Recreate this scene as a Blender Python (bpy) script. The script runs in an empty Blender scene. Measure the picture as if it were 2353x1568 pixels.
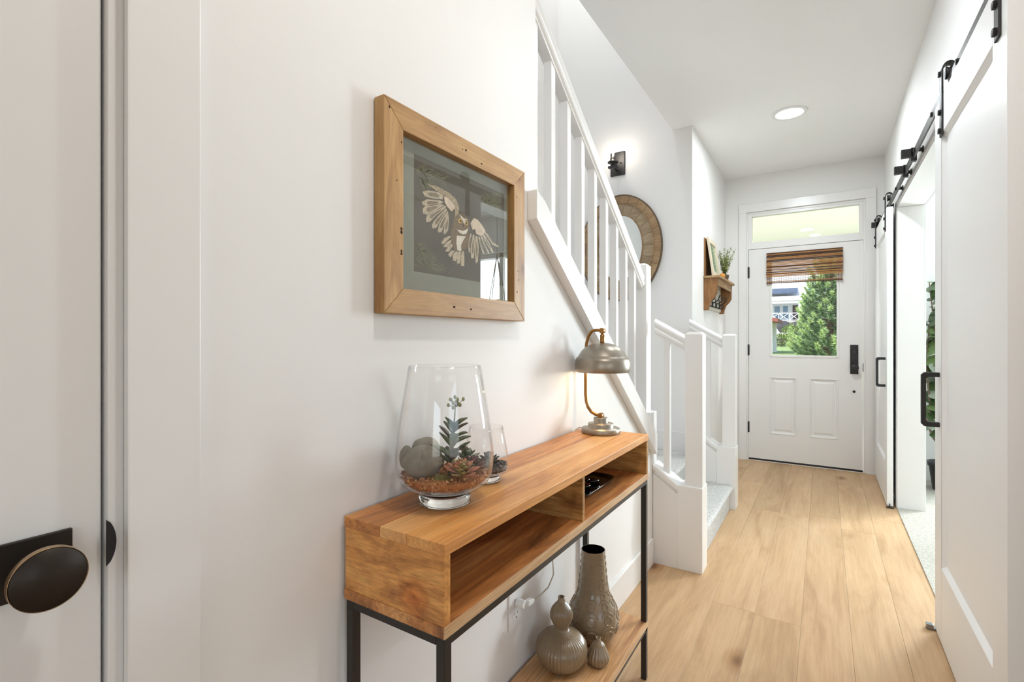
import bpy, bmesh, math, random
from mathutils import Vector, Matrix

# ------------------------------------------------------------------ scene, camera, light
scene = bpy.context.scene
COL = scene.collection
random.seed(7)

YAW, FPX, CAM_H = 0.5631, 1134.3, 1.176
cam_d = bpy.data.cameras.new('camera')
cam = bpy.data.objects.new('camera', cam_d); COL.objects.link(cam)
cam_d.sensor_width = 36.0
cam_d.lens = FPX / 2353 * 36.0
cam_d.shift_y = -4.0 / 2353          # horizon a touch above the middle
cam_d.clip_start = 0.02
cam.location = (0, 0, CAM_H)
cam.rotation_euler = (math.pi / 2, 0, YAW)
scene.camera = cam

vs = scene.view_settings
vs.view_transform = 'Standard'; vs.look = 'None'; vs.gamma = 1.0
vs.use_curve_mapping = False
vs.exposure = 0.28
scene.display_settings.display_device = 'sRGB'
scene.cycles.adaptive_threshold = 0.03
scene.cycles.max_bounces = 9
scene.cycles.diffuse_bounces = 5
scene.cycles.glossy_bounces = 4
scene.cycles.transparent_max_bounces = 16
scene.cycles.sample_clamp_indirect = 6.0
scene.cycles.caustics_reflective = False
scene.cycles.caustics_refractive = False

world = bpy.data.worlds.new('world'); scene.world = world
world.use_nodes = True
wn = world.node_tree
wn.nodes.clear()
w_out = wn.nodes.new('ShaderNodeOutputWorld'); w_bg = wn.nodes.new('ShaderNodeBackground')
w_sky = wn.nodes.new('ShaderNodeTexSky')
w_sky.sky_type = 'NISHITA'; w_sky.sun_disc = False
w_sky.sun_elevation = math.radians(55); w_sky.sun_rotation = math.radians(200)
w_bg.inputs['Strength'].default_value = 0.28
wn.links.new(w_sky.outputs[0], w_bg.inputs['Color']); wn.links.new(w_bg.outputs[0], w_out.inputs['Surface'])

def light(name, kind, loc, rot, power, color, size=None, size_y=None, angle=None, spread=None):
    d = bpy.data.lights.new(name, kind); d.energy = power; d.color = color
    if kind == 'AREA':
        d.shape = 'RECTANGLE'; d.size = size; d.size_y = size_y
        if spread: d.spread = math.radians(spread)
    if kind == 'SUN': d.angle = angle
    if kind in ('POINT', 'SPOT') and size: d.shadow_soft_size = size
    o = bpy.data.objects.new(name, d); COL.objects.link(o)
    o.location = loc; o.rotation_euler = rot
    return o
R90 = math.pi / 2
light('sun', 'SUN', (0, -20, 30), (math.radians(40), 0, math.radians(-28)), 4.5, (1.0, .96, .9), angle=.01)
# added fill lamps at unseen living room windows, then light for study and stairwell
light('rear_window_fill', 'AREA', (-2.3, -5.56, 1.45), (R90, 0, 0), 20, (.86, .94, 1), 1.6, 1.9)
light('rear_window_fill', 'AREA', (1.7, -5.56, 1.45), (R90, 0, 0), 22, (.86, .94, 1), 2.2, 1.9)
light('side_window_fill', 'AREA', (4.26, -2.0, 1.45), (R90, 0, R90), 18, (.86, .94, 1), 2.6, 1.9)
light('daylight_study_window', 'AREA', (2.05, 5.50, 1.5), (R90, 0, math.pi), 235, (.82, .92, 1), 1.4, 1.5)
light('daylight_stair_window', 'AREA', (-1.4, -1.45, 4.0), (R90, 0, 0), 5, (.93, .97, 1), 1.0, 1.6)
light('stairwell_ceiling_lamp', 'AREA', (-1.40, 2.9, 5.25), (0, 0, 0), 15, (.95, .98, 1), .3, .3)

# ------------------------------------------------------------------ mesh helpers
ORG = {}
class MB:
    def __init__(s): s.v = []; s.f = []; s.m = []; s.sm = []
    def add(s, v, f, mat=0, smooth=False):
        b = len(s.v); s.v += [tuple(p) for p in v]
        for q in f: s.f.append(tuple(i + b for i in q)); s.m.append(mat); s.sm.append(smooth)
        return s
    def box(s, x0, x1, y0, y1, z0, z1, mat=0):
        v = [(x, y, z) for z in (z0, z1) for y in (y0, y1) for x in (x0, x1)]
        return s.add(v, [(0, 2, 3, 1), (4, 5, 7, 6), (0, 1, 5, 4), (2, 6, 7, 3), (0, 4, 6, 2), (1, 3, 7, 5)], mat)
    def prism(s, pts, axis, a0, a1, mat=0, smooth=False):
        n = len(pts)
        def p(q, a):
            return {'x': (a, q[0], q[1]), 'y': (q[0], a, q[1]), 'z': (q[0], q[1], a)}[axis]
        v = [p(q, a0) for q in pts] + [p(q, a1) for q in pts]
        s.add(v, [tuple(range(n - 1, -1, -1)), tuple(range(n, 2 * n))], mat)
        return s.add(v, [(i, (i + 1) % n, n + (i + 1) % n, n + i) for i in range(n)], mat, smooth)
    def sweep(s, prof, a, b, mat=0, smooth=False):
        """profile [(u,z)] swept from a=(x,y,z) to b; u runs sideways (in plan), z up; ends stay vertical."""
        a = Vector(a); b = Vector(b); d = b - a; side = Vector((d.y, -d.x, 0)).normalized()
        n = len(prof)
        v = [a + side * u + Vector((0, 0, z)) for u, z in prof] + [b + side * u + Vector((0, 0, z)) for u, z in prof]
        s.add(v, [tuple(range(n - 1, -1, -1)), tuple(range(n, 2 * n))], mat)
        return s.add(v, [(i, (i + 1) % n, n + (i + 1) % n, n + i) for i in range(n)], mat, smooth)
    def lathe(s, prof, c, n=32, mat=0, smooth=True, fn=None, axis='z', closed=False):
        v = []; k = len(prof)
        for j in range(n):
            t = 2 * math.pi * j / n
            for i, (r, z) in enumerate(prof):
                rr = fn(r, z, t) if fn else r
                x, y = rr * math.cos(t), rr * math.sin(t)
                q = {'z': (x, y, z), 'x': (z, x, y), 'y': (x, z, y)}[axis]
                v.append((c[0] + q[0], c[1] + q[1], c[2] + q[2]))
        f = []
        for j in range(n):
            j2 = (j + 1) % n
            for i in range(k - 1 if not closed else k):
                i2 = (i + 1) % k
                f.append((j * k + i, j2 * k + i, j2 * k + i2, j * k + i2))
        s.add(v, f, mat, smooth)
        if not closed:
            for i in (0, k - 1):
                if prof[i][0] > 1e-5: s.add([v[j * k + i] for j in range(n)], [tuple(range(n))], mat)
        return s
    def cyl(s, c, r, h, axis='z', n=20, mat=0, smooth=True):
        return s.lathe([(r, 0), (r, h)], c, n, mat, smooth, axis=axis)
    def tube(s, path, r, n=8, mat=0, smooth=True):
        P = [Vector(p) for p in path]; k = len(P)
        rs = r if isinstance(r, (list, tuple)) else [r] * k
        t0 = (P[1] - P[0]).normalized()
        up = Vector((0, 0, 1)) if abs(t0.z) < .9 else Vector((1, 0, 0))
        nrm = t0.cross(up).normalized(); v = []
        for i in range(k):
            t = (P[min(i + 1, k - 1)] - P[max(i - 1, 0)]).normalized()
            nrm = (nrm - t * nrm.dot(t)).normalized(); bn = t.cross(nrm)
            for j in range(n):
                a = 2 * math.pi * j / n
                v.append(P[i] + (nrm * math.cos(a) + bn * math.sin(a)) * rs[i])
        f = [(i * n + j, i * n + (j + 1) % n, (i + 1) * n + (j + 1) % n, (i + 1) * n + j) for i in range(k - 1) for j in range(n)]
        s.add(v, f, mat, smooth)
        s.add(v[:n], [tuple(range(n))], mat); s.add(v[-n:], [tuple(range(n))], mat)
        return s
    def blob(s, c, r, n=10, mat=0, seed=0, amp=.0, rot=0):
        rnd = random.Random(seed); v = []; f = []; m = n * 2
        ph = [rnd.uniform(0, 6.28) for _ in range(6)]
        cr, sr = math.cos(rot), math.sin(rot)
        for i in range(n + 1):
            a = math.pi * i / n
            for j in range(m):
                b = 2 * math.pi * j / m
                d = Vector((math.sin(a) * math.cos(b), math.sin(a) * math.sin(b), math.cos(a)))
                k = 1 + amp * (math.sin(2.1 * d.x + ph[0]) * math.cos(2.7 * d.y + ph[1]) + .6 * math.sin(4.2 * d.z + 3 * d.x + ph[2]) + .35 * math.sin(7 * d.y + 5 * d.z + ph[3]))
                x, y, z = d.x * r[0] * k, d.y * r[1] * k, d.z * r[2] * k
                v.append((c[0] + x * cr - y * sr, c[1] + x * sr + y * cr, c[2] + z))
        for i in range(n):
            for j in range(m):
                f.append((i * m + j, i * m + (j + 1) % m, (i + 1) * m + (j + 1) % m, (i + 1) * m + j))
        return s.add(v, f, mat, True)
    def leaf(s, base, d, up, L, W, mat=0, fold=.15, curl=.2, k=5, tip=1.0, thick=0.0):
        """a pointed leaf from base along d; tip>1 rounder."""
        base = Vector(base); d = Vector(d).normalized(); up = Vector(up)
        up = (up - d * up.dot(d)).normalized(); sd = d.cross(up)
        v = []
        for i in range(k + 1):
            t = i / k
            w = W * .5 * max(.04, math.sin(math.pi * min(1, (t * .92 + .06))) ** (.8 / tip))
            c = base + d * (L * t) - up * (curl * L * t * t)
            v += [c - sd * w + up * (fold * w), c - up * (thick + .0), c + sd * w + up * (fold * w), c + up * thick]
        f = []
        for i in range(k):
            a = i * 4; b = a + 4
            f += [(a, a + 1, b + 1, b), (a + 1, a + 2, b + 2, b + 1)]
            if thick: f += [(a + 2, a + 3, b + 3, b + 2), (a + 3, a, b, b + 3)]
        return s.add(v, f, mat, True)
    def build(s, name, mats, parent=None, loc=None, bevel=0, seg=2, label=None, cat=None, group=None, kind=None, norm=True):
        if parent is not None: org = ORG[parent.name]
        else:
            if loc is None:
                xs, ys, zs = zip(*s.v); loc = ((min(xs) + max(xs)) / 2, (min(ys) + max(ys)) / 2, min(zs))
            org = Vector(loc)
        me = bpy.data.meshes.new(name)
        me.from_pydata([(p[0] - org[0], p[1] - org[1], p[2] - org[2]) for p in s.v], [], s.f)
        if not isinstance(mats, (list, tuple)): mats = [mats]
        for m in mats: me.materials.append(m)
        me.polygons.foreach_set('material_index', s.m); me.polygons.foreach_set('use_smooth', s.sm)
        if norm:
            bm = bmesh.new(); bm.from_mesh(me)
            bmesh.ops.remove_doubles(bm, verts=bm.verts, dist=1e-6)
            bmesh.ops.recalc_face_normals(bm, faces=bm.faces); bm.to_mesh(me); bm.free()
        o = bpy.data.objects.new(name, me); COL.objects.link(o)
        if parent is None: o.location = org
        else: o.parent = parent
        ORG[o.name] = org
        if bevel:
            b = o.modifiers.new('bevel', 'BEVEL'); b.width = bevel; b.segments = seg; b.limit_method = 'ANGLE'; b.angle_limit = math.radians(40)
        return tag(o, label, cat, group, kind)

def tag(o, label=None, cat=None, group=None, kind=None):
    if label: o['label'] = label
    if cat: o['category'] = cat
    if group: o['group'] = group
    if kind: o['kind'] = kind
    return o
def thing(name, loc, label, cat, group=None, kind=None):
    o = bpy.data.objects.new(name, None); COL.objects.link(o); o.location = loc
    o.empty_display_size = .05
    ORG[o.name] = Vector(loc)
    return tag(o, label, cat, group, kind)
def copy_part(o, parent, delta=(0, 0, 0), rotz=0, name=None):
    c = o.copy(); COL.objects.link(c); c.parent = parent
    c.location = Vector(o.location) + Vector(delta); c.rotation_euler[2] += rotz
    if name: c.name = name
    if parent is not None: ORG[c.name] = ORG[parent.name]
    return c

# ------------------------------------------------------------------ materials
def lin(r, g, b):
    f = lambda c: (c / 255 / 12.92) if c / 255 <= .04045 else ((c / 255 + .055) / 1.055) ** 2.4
    return (f(r), f(g), f(b), 1)
def new_mat(name):
    m = bpy.data.materials.new(name); m.use_nodes = True
    nt = m.node_tree; p = nt.nodes['Principled BSDF']
    return m, nt, p
def N(nt, t, **k):
    n = nt.nodes.new(t)
    for a, b in k.items(): setattr(n, a, b)
    return n
def coords(nt, scale=(1, 1, 1), rot=(0, 0, 0), rand=0):
    tc = N(nt, 'ShaderNodeTexCoord'); mp = N(nt, 'ShaderNodeMapping')
    mp.inputs['Scale'].default_value = scale; mp.inputs['Rotation'].default_value = rot
    src = tc.outputs['Object']
    if rand:
        oi = N(nt, 'ShaderNodeObjectInfo'); ml = N(nt, 'ShaderNodeMath', operation='MULTIPLY'); ml.inputs[1].default_value = rand
        ad = N(nt, 'ShaderNodeVectorMath', operation='ADD')
        nt.links.new(oi.outputs['Random'], ml.inputs[0]); nt.links.new(src, ad.inputs[0]); nt.links.new(ml.outputs[0], ad.inputs[1]); src = ad.outputs[0]
    nt.links.new(src, mp.inputs['Vector'])
    return mp.outputs[0]
def noise(nt, vec, scale, detail=4, rough=.55, dist=0):
    n = N(nt, 'ShaderNodeTexNoise'); n.inputs['Scale'].default_value = scale; n.inputs['Detail'].default_value = detail
    n.inputs['Roughness'].default_value = rough; n.inputs['Distortion'].default_value = dist
    nt.links.new(vec, n.inputs['Vector']); return n.outputs['Fac']
def ramp(nt, fac, stops):
    r = N(nt, 'ShaderNodeValToRGB'); e = r.color_ramp.elements
    e[0].position, e[0].color = stops[0]; e[1].position, e[1].color = stops[-1]
    for p, c in stops[1:-1]:
        x = e.new(p); x.color = c
    nt.links.new(fac, r.inputs[0]); return r.outputs[0]
def mixc(nt, a, b, fac, mode='MIX'):
    m = N(nt, 'ShaderNodeMix', data_type='RGBA', blend_type=mode)
    for sck, val in ((m.inputs[0], fac), (m.inputs[6], a), (m.inputs[7], b)):
        if hasattr(val, 'is_linked'): nt.links.new(val, sck)
        else: sck.default_value = val
    return m.outputs[2]
def bump(nt, p, h, strength=.2, dist=.01):
    b = N(nt, 'ShaderNodeBump'); b.inputs['Strength'].default_value = strength; b.inputs['Distance'].default_value = dist
    nt.links.new(h, b.inputs['Height']); nt.links.new(b.outputs[0], p.inputs['Normal'])
def flat(name, col, rough=.5, metal=0, bscale=0, bstr=.1, bdist=.002, var=0, vscale=8, coat=0, emit=0, spec=None, ecol=None):
    m, nt, p = new_mat(name)
    p.inputs['Base Color'].default_value = col; p.inputs['Roughness'].default_value = rough; p.inputs['Metallic'].default_value = metal
    if coat: p.inputs['Coat Weight'].default_value = coat; p.inputs['Coat Roughness'].default_value = .08
    if spec is not None: p.inputs['Specular IOR Level'].default_value = spec
    if emit: p.inputs['Emission Color'].default_value = ecol or col; p.inputs['Emission Strength'].default_value = emit
    if bscale or var:
        v = coords(nt)
        if bscale: bump(nt, p, noise(nt, v, bscale, 5), bstr, bdist)
        if var:
            d = tuple(c * (1 - var) for c in col[:3]) + (1,); l = tuple(min(1, c * (1 + var)) for c in col[:3]) + (1,)
            nt.links.new(ramp(nt, noise(nt, v, vscale, 5), [(.3, d), (.7, l)]), p.inputs['Base Color'])
    return m
def wood(name, dark, mid, light_, axis='y', scale=1.0, rough=.45, stretch=9, rand=13, coat=0, knots=True, bstr=.08, grain=.35, spread=.12, rot=(0, 0, 0), tone=0):
    m, nt, p = new_mat(name)
    sc = {'x': (1, stretch, stretch), 'y': (stretch, 1, stretch), 'z': (stretch, stretch, 1)}[axis]
    v = coords(nt, tuple(q * scale for q in sc), rot, rand)
    n1 = noise(nt, v, 1.6, 5, .6, 1.2)
    col = ramp(nt, n1, [(.5 - spread * 1.6, dark), (.5, mid), (.5 + spread * 1.6, light_)])
    v2 = coords(nt, tuple(q * scale * (6 if q > 1 else 1.5) for q in sc), rot, rand)
    n2 = noise(nt, v2, 3.0, 6, .7, .3)
    g = ramp(nt, n2, [(.35, (1 - grain, 1 - grain * 1.1, 1 - grain * 1.25, 1)), (.62, (1, 1, 1, 1))])
    col = mixc(nt, col, g, 1.0, 'MULTIPLY')
    if knots:
        kv = coords(nt, tuple(q * scale * .55 for q in (1.6 if axis == 'x' else 3, 1.6 if axis == 'y' else 3, 1.6 if axis == 'z' else 3)), rot, rand)
        vo = N(nt, 'ShaderNodeTexVoronoi'); vo.inputs['Scale'].default_value = 2.2; nt.links.new(kv, vo.inputs['Vector'])
        k = ramp(nt, vo.outputs['Distance'], [(.03, (.32, .2, .12, 1)), (.075, (.75, .62, .5, 1)), (.16, (1, 1, 1, 1))])
        col = mixc(nt, col, k, .85, 'MULTIPLY')
    if tone:
        oi = N(nt, 'ShaderNodeObjectInfo')
        col = mixc(nt, col, ramp(nt, oi.outputs['Random'], [(0, (1 - tone, 1 - tone * 1.1, 1 - tone * 1.3, 1)), (.5, (1, 1, 1, 1)), (1, (1 - tone * .4, 1 - tone * .55, 1 - tone * .6, 1))]), 1.0, 'MULTIPLY')
    nt.links.new(col, p.inputs['Base Color'])
    p.inputs['Roughness'].default_value = rough
    if coat: p.inputs['Coat Weight'].default_value = coat; p.inputs['Coat Roughness'].default_value = .18
    bump(nt, p, n2, bstr, .002)
    return m
def clear_glass(name, tint=(1, 1, 1, 1), ior=1.5):
    m = bpy.data.materials.new(name); m.use_nodes = True; nt = m.node_tree; nt.nodes.clear()
    o = N(nt, 'ShaderNodeOutputMaterial'); mx = N(nt, 'ShaderNodeMixShader'); tr = N(nt, 'ShaderNodeBsdfTransparent'); gl = N(nt, 'ShaderNodeBsdfGlossy'); lw_ = N(nt, 'ShaderNodeLayerWeight'); pw = N(nt, 'ShaderNodeMath', operation='POWER'); fr = N(nt, 'ShaderNodeMath', operation='MULTIPLY_ADD')
    tr.inputs[0].default_value = tint; gl.inputs['Roughness'].default_value = 0.0
    f0 = ((ior - 1) / (ior + 1)) ** 2; lw_.inputs[0].default_value = .5; pw.inputs[1].default_value = 5.0; fr.inputs[1].default_value = 1 - f0; fr.inputs[2].default_value = f0
    nt.links.new(lw_.outputs['Facing'], pw.inputs[0]); nt.links.new(pw.outputs[0], fr.inputs[0])
    nt.links.new(fr.outputs[0], mx.inputs[0]); nt.links.new(tr.outputs[0], mx.inputs[1]); nt.links.new(gl.outputs[0], mx.inputs[2]); nt.links.new(mx.outputs[0], o.inputs[0])
    return m
def plaster(name, col, strength=.25):
    m, nt, p = new_mat(name)
    v = coords(nt)
    a = noise(nt, v, 7, 3, .5, .5); b = noise(nt, v, 60, 4)
    h = ramp(nt, a, [(.42, (0, 0, 0, 1)), (.60, (1, 1, 1, 1))])
    mm = N(nt, 'ShaderNodeMath', operation='MULTIPLY_ADD'); mm.inputs[1].default_value = .12
    nt.links.new(b, mm.inputs[0]); nt.links.new(h, mm.inputs[2])
    bump(nt, p, mm.outputs[0], strength, .0015)
    p.inputs['Base Color'].default_value = col; p.inputs['Roughness'].default_value = .6; p.inputs['Specular IOR Level'].default_value = .3
    return m

WALL = plaster('wall_paint', (.84, .83, .815, 1))
CEIL = plaster('ceiling_paint', (.93, .93, .93, 1), .12)
TRIM = flat('white_trim_paint', (.82, .81, .795, 1), .28, bscale=90, bstr=.02, bdist=.001)
BARN = flat('white_satin_door_paint', (.87, .875, .875, 1), .45, bscale=120, bstr=.02, bdist=.0006)
DOORP = flat('white_door_paint', (.81, .80, .785, 1), .35)
BLACK = flat('black_steel', (.036, .031, .027, 1), .42, .4, bscale=200, bstr=.03)
BLACKH = flat('matte_black_hardware', (.022, .021, .022, 1), .5, .2)
BRONZE = flat('dark_bronze', (.030, .022, .017, 1), .45, .5)
GRAPH = flat('graphite_steel', (.055, .053, .052, 1), .45, .7, bscale=60, bstr=.06, var=.25, vscale=14)
CLEAR = clear_glass('clear_glass')
PANE = clear_glass('window_glass', (.97, .985, .975, 1))
THICK = None
CARPET, _nt, _p = new_mat('grey_stair_carpet')
_v = coords(_nt, (60, 95, 60)); _n = noise(_nt, _v, 1.3, 4, .6, .4)
_nt.links.new(ramp(_nt, _n, [(.3, lin(172, 170, 167)), (.7, lin(222, 220, 217))]), _p.inputs['Base Color']); _p.inputs['Roughness'].default_value = .95
_w = N(_nt, 'ShaderNodeTexWave'); _w.inputs['Scale'].default_value = .14; _w.inputs['Distortion'].default_value = 2.2; _w.bands_direction = 'Y'; _nt.links.new(_v, _w.inputs['Vector'])
bump(_nt, _p, _w.outputs['Fac'], .8, .006)
CARPET2, _nt, _p = new_mat('cream_room_carpet')
_v = coords(_nt, (70, 70, 70)); _n = noise(_nt, _v, 1.2, 4)
_nt.links.new(ramp(_nt, _n, [(.3, lin(160, 155, 143)), (.7, lin(194, 190, 180))]), _p.inputs['Base Color']); _p.inputs['Roughness'].default_value = .95
bump(_nt, _p, _n, .8, .006)
FLOOR = wood('oak_floor_board', lin(176, 142, 104), lin(202, 168, 128), lin(215, 184, 146), 'y', .8, .40, 7, 31, grain=.14, spread=.17, bstr=.04, tone=.16)
FLOOR.node_tree.nodes['Principled BSDF'].inputs['Specular IOR Level'].default_value = .3
# ------------------------------------------------------------------ structure
XL, XR, YF, ZC = -.765, .445, 5.31, 2.766
def S(name, mb, mat, label, cat, bevel=0, parent=None):
    return mb.build(name, mat, parent, bevel=bevel, label=label, cat=cat, kind='structure')

# hall floor: sub-floor with separate oak boards
sub = S('floor', MB().box(XL - .1, XR, -1.2, YF + .1, -.08, -.0125), flat('subfloor', (.1, .07, .04, 1), .9), 'pale oak board floor of the hallway', 'floor')
bw = .1715; rows = 7; rnd = random.Random(3)
shared = {}
for r in range(rows):
    x0 = XL + r * bw; x1 = min(x0 + bw, XR)
    y = -1.2 - rnd.uniform(0, 1.2)
    while y < YF:
        L = rnd.choice((1.1, 1.45, 1.8, 2.1))
        if YF + .02 - (y + L) < .3: L = YF + .03 - y
        a, b = max(y, -1.2), min(y + L, YF + .02)
        if b - a > .12:
            MB().box(x0 + .0003, x1 - .0003, a + .0003, b - .0003, -.0125, 0).build('floor_board', FLOOR, sub, bevel=.0005, seg=1)
        y += L
S('floor_rear', MB().box(-3.3, 4.3, -5.6, -1.2, -.08, 0).box(XR, 4.3, -1.2, 1.12, -.08, 0), FLOOR, 'oak floor of the living room behind the hallway', 'floor')
S('floor_study', MB().box(.43, 4.3, 2.602, 4.328, -.08, .006).box(.57, 4.3, 1.12, 2.602, -.08, .006).box(.57, 4.3, 4.328, YF, -.08, .006), CARPET2, 'cream looped carpet in the room through the sliding doors', 'floor')

# left wall: full height up to the stairs, then a sloping knee wall
w = MB()
xb = -.895
w.box(xb, XL, .266, 1.35, 0, 5.3)
w.box(xb, XL, -.62, .266, 2.07, ZC).box(xb, XL, -1.2, -.62, 0, ZC)
w.box(xb, XL, -1.2, .266, ZC, 5.3)
kn = lambda y: 2.59 - .755 * y
w.prism([(1.35, 0), (2.575, 0), (2.575, kn(2.575)), (1.35, kn(1.35))], 'x', xb, XL)
S('wall_left', w, WALL, 'white textured wall behind the console table with sloping end under the stairs', 'wall')
w = MB().box(-.95, -.826, 3.82, YF, 0, ZC)
S('wall_entry', w, WALL, 'short white wall beside the front door carrying the coat shelf', 'wall')
w = MB().box(-2.06, -.95, 3.82, 3.95, 0, 5.3).box(-.95, -.826, 3.82, 3.95, ZC + .3, 5.3)
S('wall_stair', w, WALL, 'white stairwell end wall with mirror and sconce', 'wall')
w = MB().box(-2.06, -1.94, -1.5, 3.82, 0, 5.3).box(-2.06, xb, -1.62, -1.5, 0, 3.1).box(-2.06, xb, -1.62, -1.5, 4.9, 5.3).box(-2.06, -1.94, -1.62, -1.5, 3.1, 4.9).box(-.9, xb, -1.62, -1.5, 3.1, 4.9)
S('wall_stair_side', w, WALL, 'white stairwell wall beyond the balusters', 'wall')
S('wall_upper', MB().box(-.97, -.85, 1.35, 3.82, ZC + .02, 5.3), WALL, 'wall above the hall ceiling along the stairwell', 'wall')
S('ceiling_stair', MB().box(-2.06, -.85, -1.62, 3.95, 5.3, 5.4), CEIL, 'high white ceiling over the stairwell', 'ceiling')
S('ceiling', MB().box(-.97, XR + .12, 1.35, 3.82, ZC, ZC + .3).box(-.95, XR + .12, 3.82, YF + .15, ZC, ZC + .3).box(xb, XR + .12, -1.2, 1.35, ZC, ZC + .3), CEIL, 'white hallway ceiling with one recessed light', 'ceiling')
# right wall with the wide opening
OY0, OY1, OZ = 2.602, 4.328, 2.092
w = MB().box(XR, .57, 1.0, OY0 - .012, 0, ZC).box(XR, .57, OY1 + .012, YF, 0, ZC).box(XR, .57, OY0 - .012, OY1 + .012, OZ + .012, ZC)
S('wall_right', w, WALL, 'white wall on the sliding door side of the hall', 'wall')
t = MB()
t.box(.427, XR, OY0 - .09, OY1 + .09, OZ + .012, OZ + .13)                     # head casing
t.box(.427, XR, OY0 - .09, OY0 - .012, 0, OZ + .012).box(.427, XR, OY1 + .012, OY1 + .09, 0, OZ + .012)
t.box(.432, .575, OY0 - .012, OY0, 0, OZ).box(.432, .575, OY1, OY1 + .012, 0, OZ).box(.432, .575, OY0 - .012, OY1 + .012, OZ, OZ + .012)
t.box(.57, .588, OY0 - .09, OY1 + .09, OZ + .006, OZ + .10).box(.57, .588, OY1 + .006, OY1 + .09, 0, OZ + .006).box(.57, .588, OY0 - .09, OY0 - .006, 0, OZ + .006)
S('trim_1', t, TRIM, 'white casing and jamb around the wide sliding door opening', 'door casing', .0015)
# front wall with door, transom and study window
w = MB().box(-.95, -.652, YF, YF + .15, 0, ZC).box(-.652, .325, YF, YF + .15, 2.425, ZC)
w.box(.325, 1.35, YF, YF + .15, 0, ZC).box(1.35, 2.75, YF, YF + .15, 0, .75).box(1.35, 2.75, YF, YF + .15, 2.3, ZC).box(2.75, 4.3, YF, YF + .15, 0, ZC)
S('wall_front', w, WALL, 'white front wall of the house around the entry door', 'wall')
# study shell
S('wall_study_side', MB().box(4.3, 4.42, 1.0, YF + .15, 0, ZC), WALL, 'side wall of the carpeted room', 'wall')
S('wall_study_rear', MB().box(.57, 4.3, 1.0, 1.12, 0, ZC), WALL, 'wall between the carpeted room and the living room', 'wall')
S('ceiling_study', MB().box(.57, 4.42, 1.0, YF + .15, ZC, ZC + .3), CEIL, 'white ceiling of the carpeted room', 'ceiling')
# living room shell behind the camera, with three window openings
w = MB().box(-3.42, 4.42, -5.62, -5.5, 0, .5).box(-3.42, 4.42, -5.62, -5.5, 2.4, ZC).box(-3.42, -3.1, -5.62, -5.5, .5, 2.4).box(-1.5, .6, -5.62, -5.5, .5, 2.4).box(2.8, 4.42, -5.62, -5.5, .5, 2.4)
S('wall_rear', w, WALL, 'living room wall with two windows', 'wall')
w = MB().box(4.2, 4.32, -5.5, 1.0, 0, .5).box(4.2, 4.32, -5.5, 1.0, 2.4, ZC).box(4.2, 4.32, -5.5, -3.3, .5, 2.4).box(4.2, 4.32, -.7, 1.0, .5, 2.4)
S('wall_living_side', w, WALL, 'living room side wall with one window', 'wall')
S('wall_living_left', MB().box(-3.42, -3.3, -5.5, -1.2, 0, ZC).box(-3.3, XL - .13, -1.32, -1.2, 0, ZC), WALL, 'far living room wall beside the closet', 'wall')
S('ceiling_rear', MB().box(-3.42, 4.42, -5.62, -1.2, ZC, ZC + .3).box(XR + .12, 4.42, -1.2, 1.0, ZC, ZC + .3), CEIL, 'white living room ceiling', 'ceiling')
# baseboards
S('baseboard_left', MB().box(XL, XL + .013, .358, 2.575, 0, .135), TRIM, 'white baseboard behind the console table', 'baseboard', .002)
S('baseboard_stair', MB().box(-1.94, -.826, 3.806, 3.82, .33, .478).box(-1.94, -1.926, 2.6, 3.806, .33, .478), TRIM, 'white baseboard round the carpeted stair landing', 'baseboard', .002)
S('baseboard_entry', MB().box(-.826, -.813, 3.83, YF, 0, .135).box(-.813, -.704, YF - .013, YF, 0, .135), TRIM, 'white baseboard in the corner beside the front door', 'baseboard', .002)
S('baseboard_study', MB().box(.59, 4.3, YF - .014, YF, .006, .15), TRIM, 'white baseboard behind the potted plant', 'baseboard', .002)
# study window: frame and panes
win = thing('window_1', (2.05, YF + .07, .75), 'white framed window of the carpeted room', 'window', kind='structure')
f = MB()
for a in (1.35, 2.02, 2.69): f.box(a, a + .06, YF + .04, YF + .1, .75, 2.3)
for z in (.75, 1.5, 2.24): f.box(1.35, 2.75, YF + .04, YF + .1, z, z + .06)
f.build('window_frame', TRIM, win, bevel=.003)
for a, b in ((1.41, 2.02), (2.08, 2.69)):
    for c_, d_ in ((.81, 1.5), (1.56, 2.24)):
        MB().box(a, b, YF + .066, YF + .072, c_, d_).build('pane', PANE, win)
f = MB().box(1.26, 1.35, YF - .018, YF, .66, 2.39).box(2.75, 2.84, YF - .018, YF, .66, 2.39).box(1.35, 2.75, YF - .018, YF, 2.3, 2.39).box(1.35, 2.75, YF - .018, YF, .66, .75)
f.build('window_casing', TRIM, win, bevel=.002)
# ------------------------------------------------------------------ closet door at the very left
XD = -.776
d1 = thing('door_1', (XD, -.16, 0), 'off-white flush door with dark round knob at the picture edge', 'door', kind='structure')
MB().box(XD - .036, XD, -.56, .252, .012, 2.05).build('door_slab', DOORP, d1, bevel=.002)
MB().box(XD, XD + .006, .072, .222, .880, .947).build('rose_plate', BRONZE, d1, bevel=.0012)
k = MB().lathe([(.010, .006), (.012, .012), (.0115, .036), (.015, .042), (.0325, .048), (.0335, .051), (.0335, .058), (.0325, .0605), (.0, .0605)], (XD, .187, .913), 48, axis='x')
k.build('knob', BRONZE, d1)
MB().lathe([(.0337, .0500), (.0341, .0505), (.0341, .0590), (.0337, .0597)], (XD, .187, .913), 56, axis='x', closed=True).build('knob_rim', flat('lit_edge_bronze', lin(176, 146, 112), .35, .8), d1)  # the knob's lit edge is put into the colour as a paler ring
t = MB().box(-.895, -.765, .255, .267, 0, 2.062).box(-.895, -.765, -.575, -.563, 0, 2.062).box(-.895, -.765, -.575, .267, 2.052, 2.064)
t.box(-.84, XD - .037, .243, .255, 0, 2.052)
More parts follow.
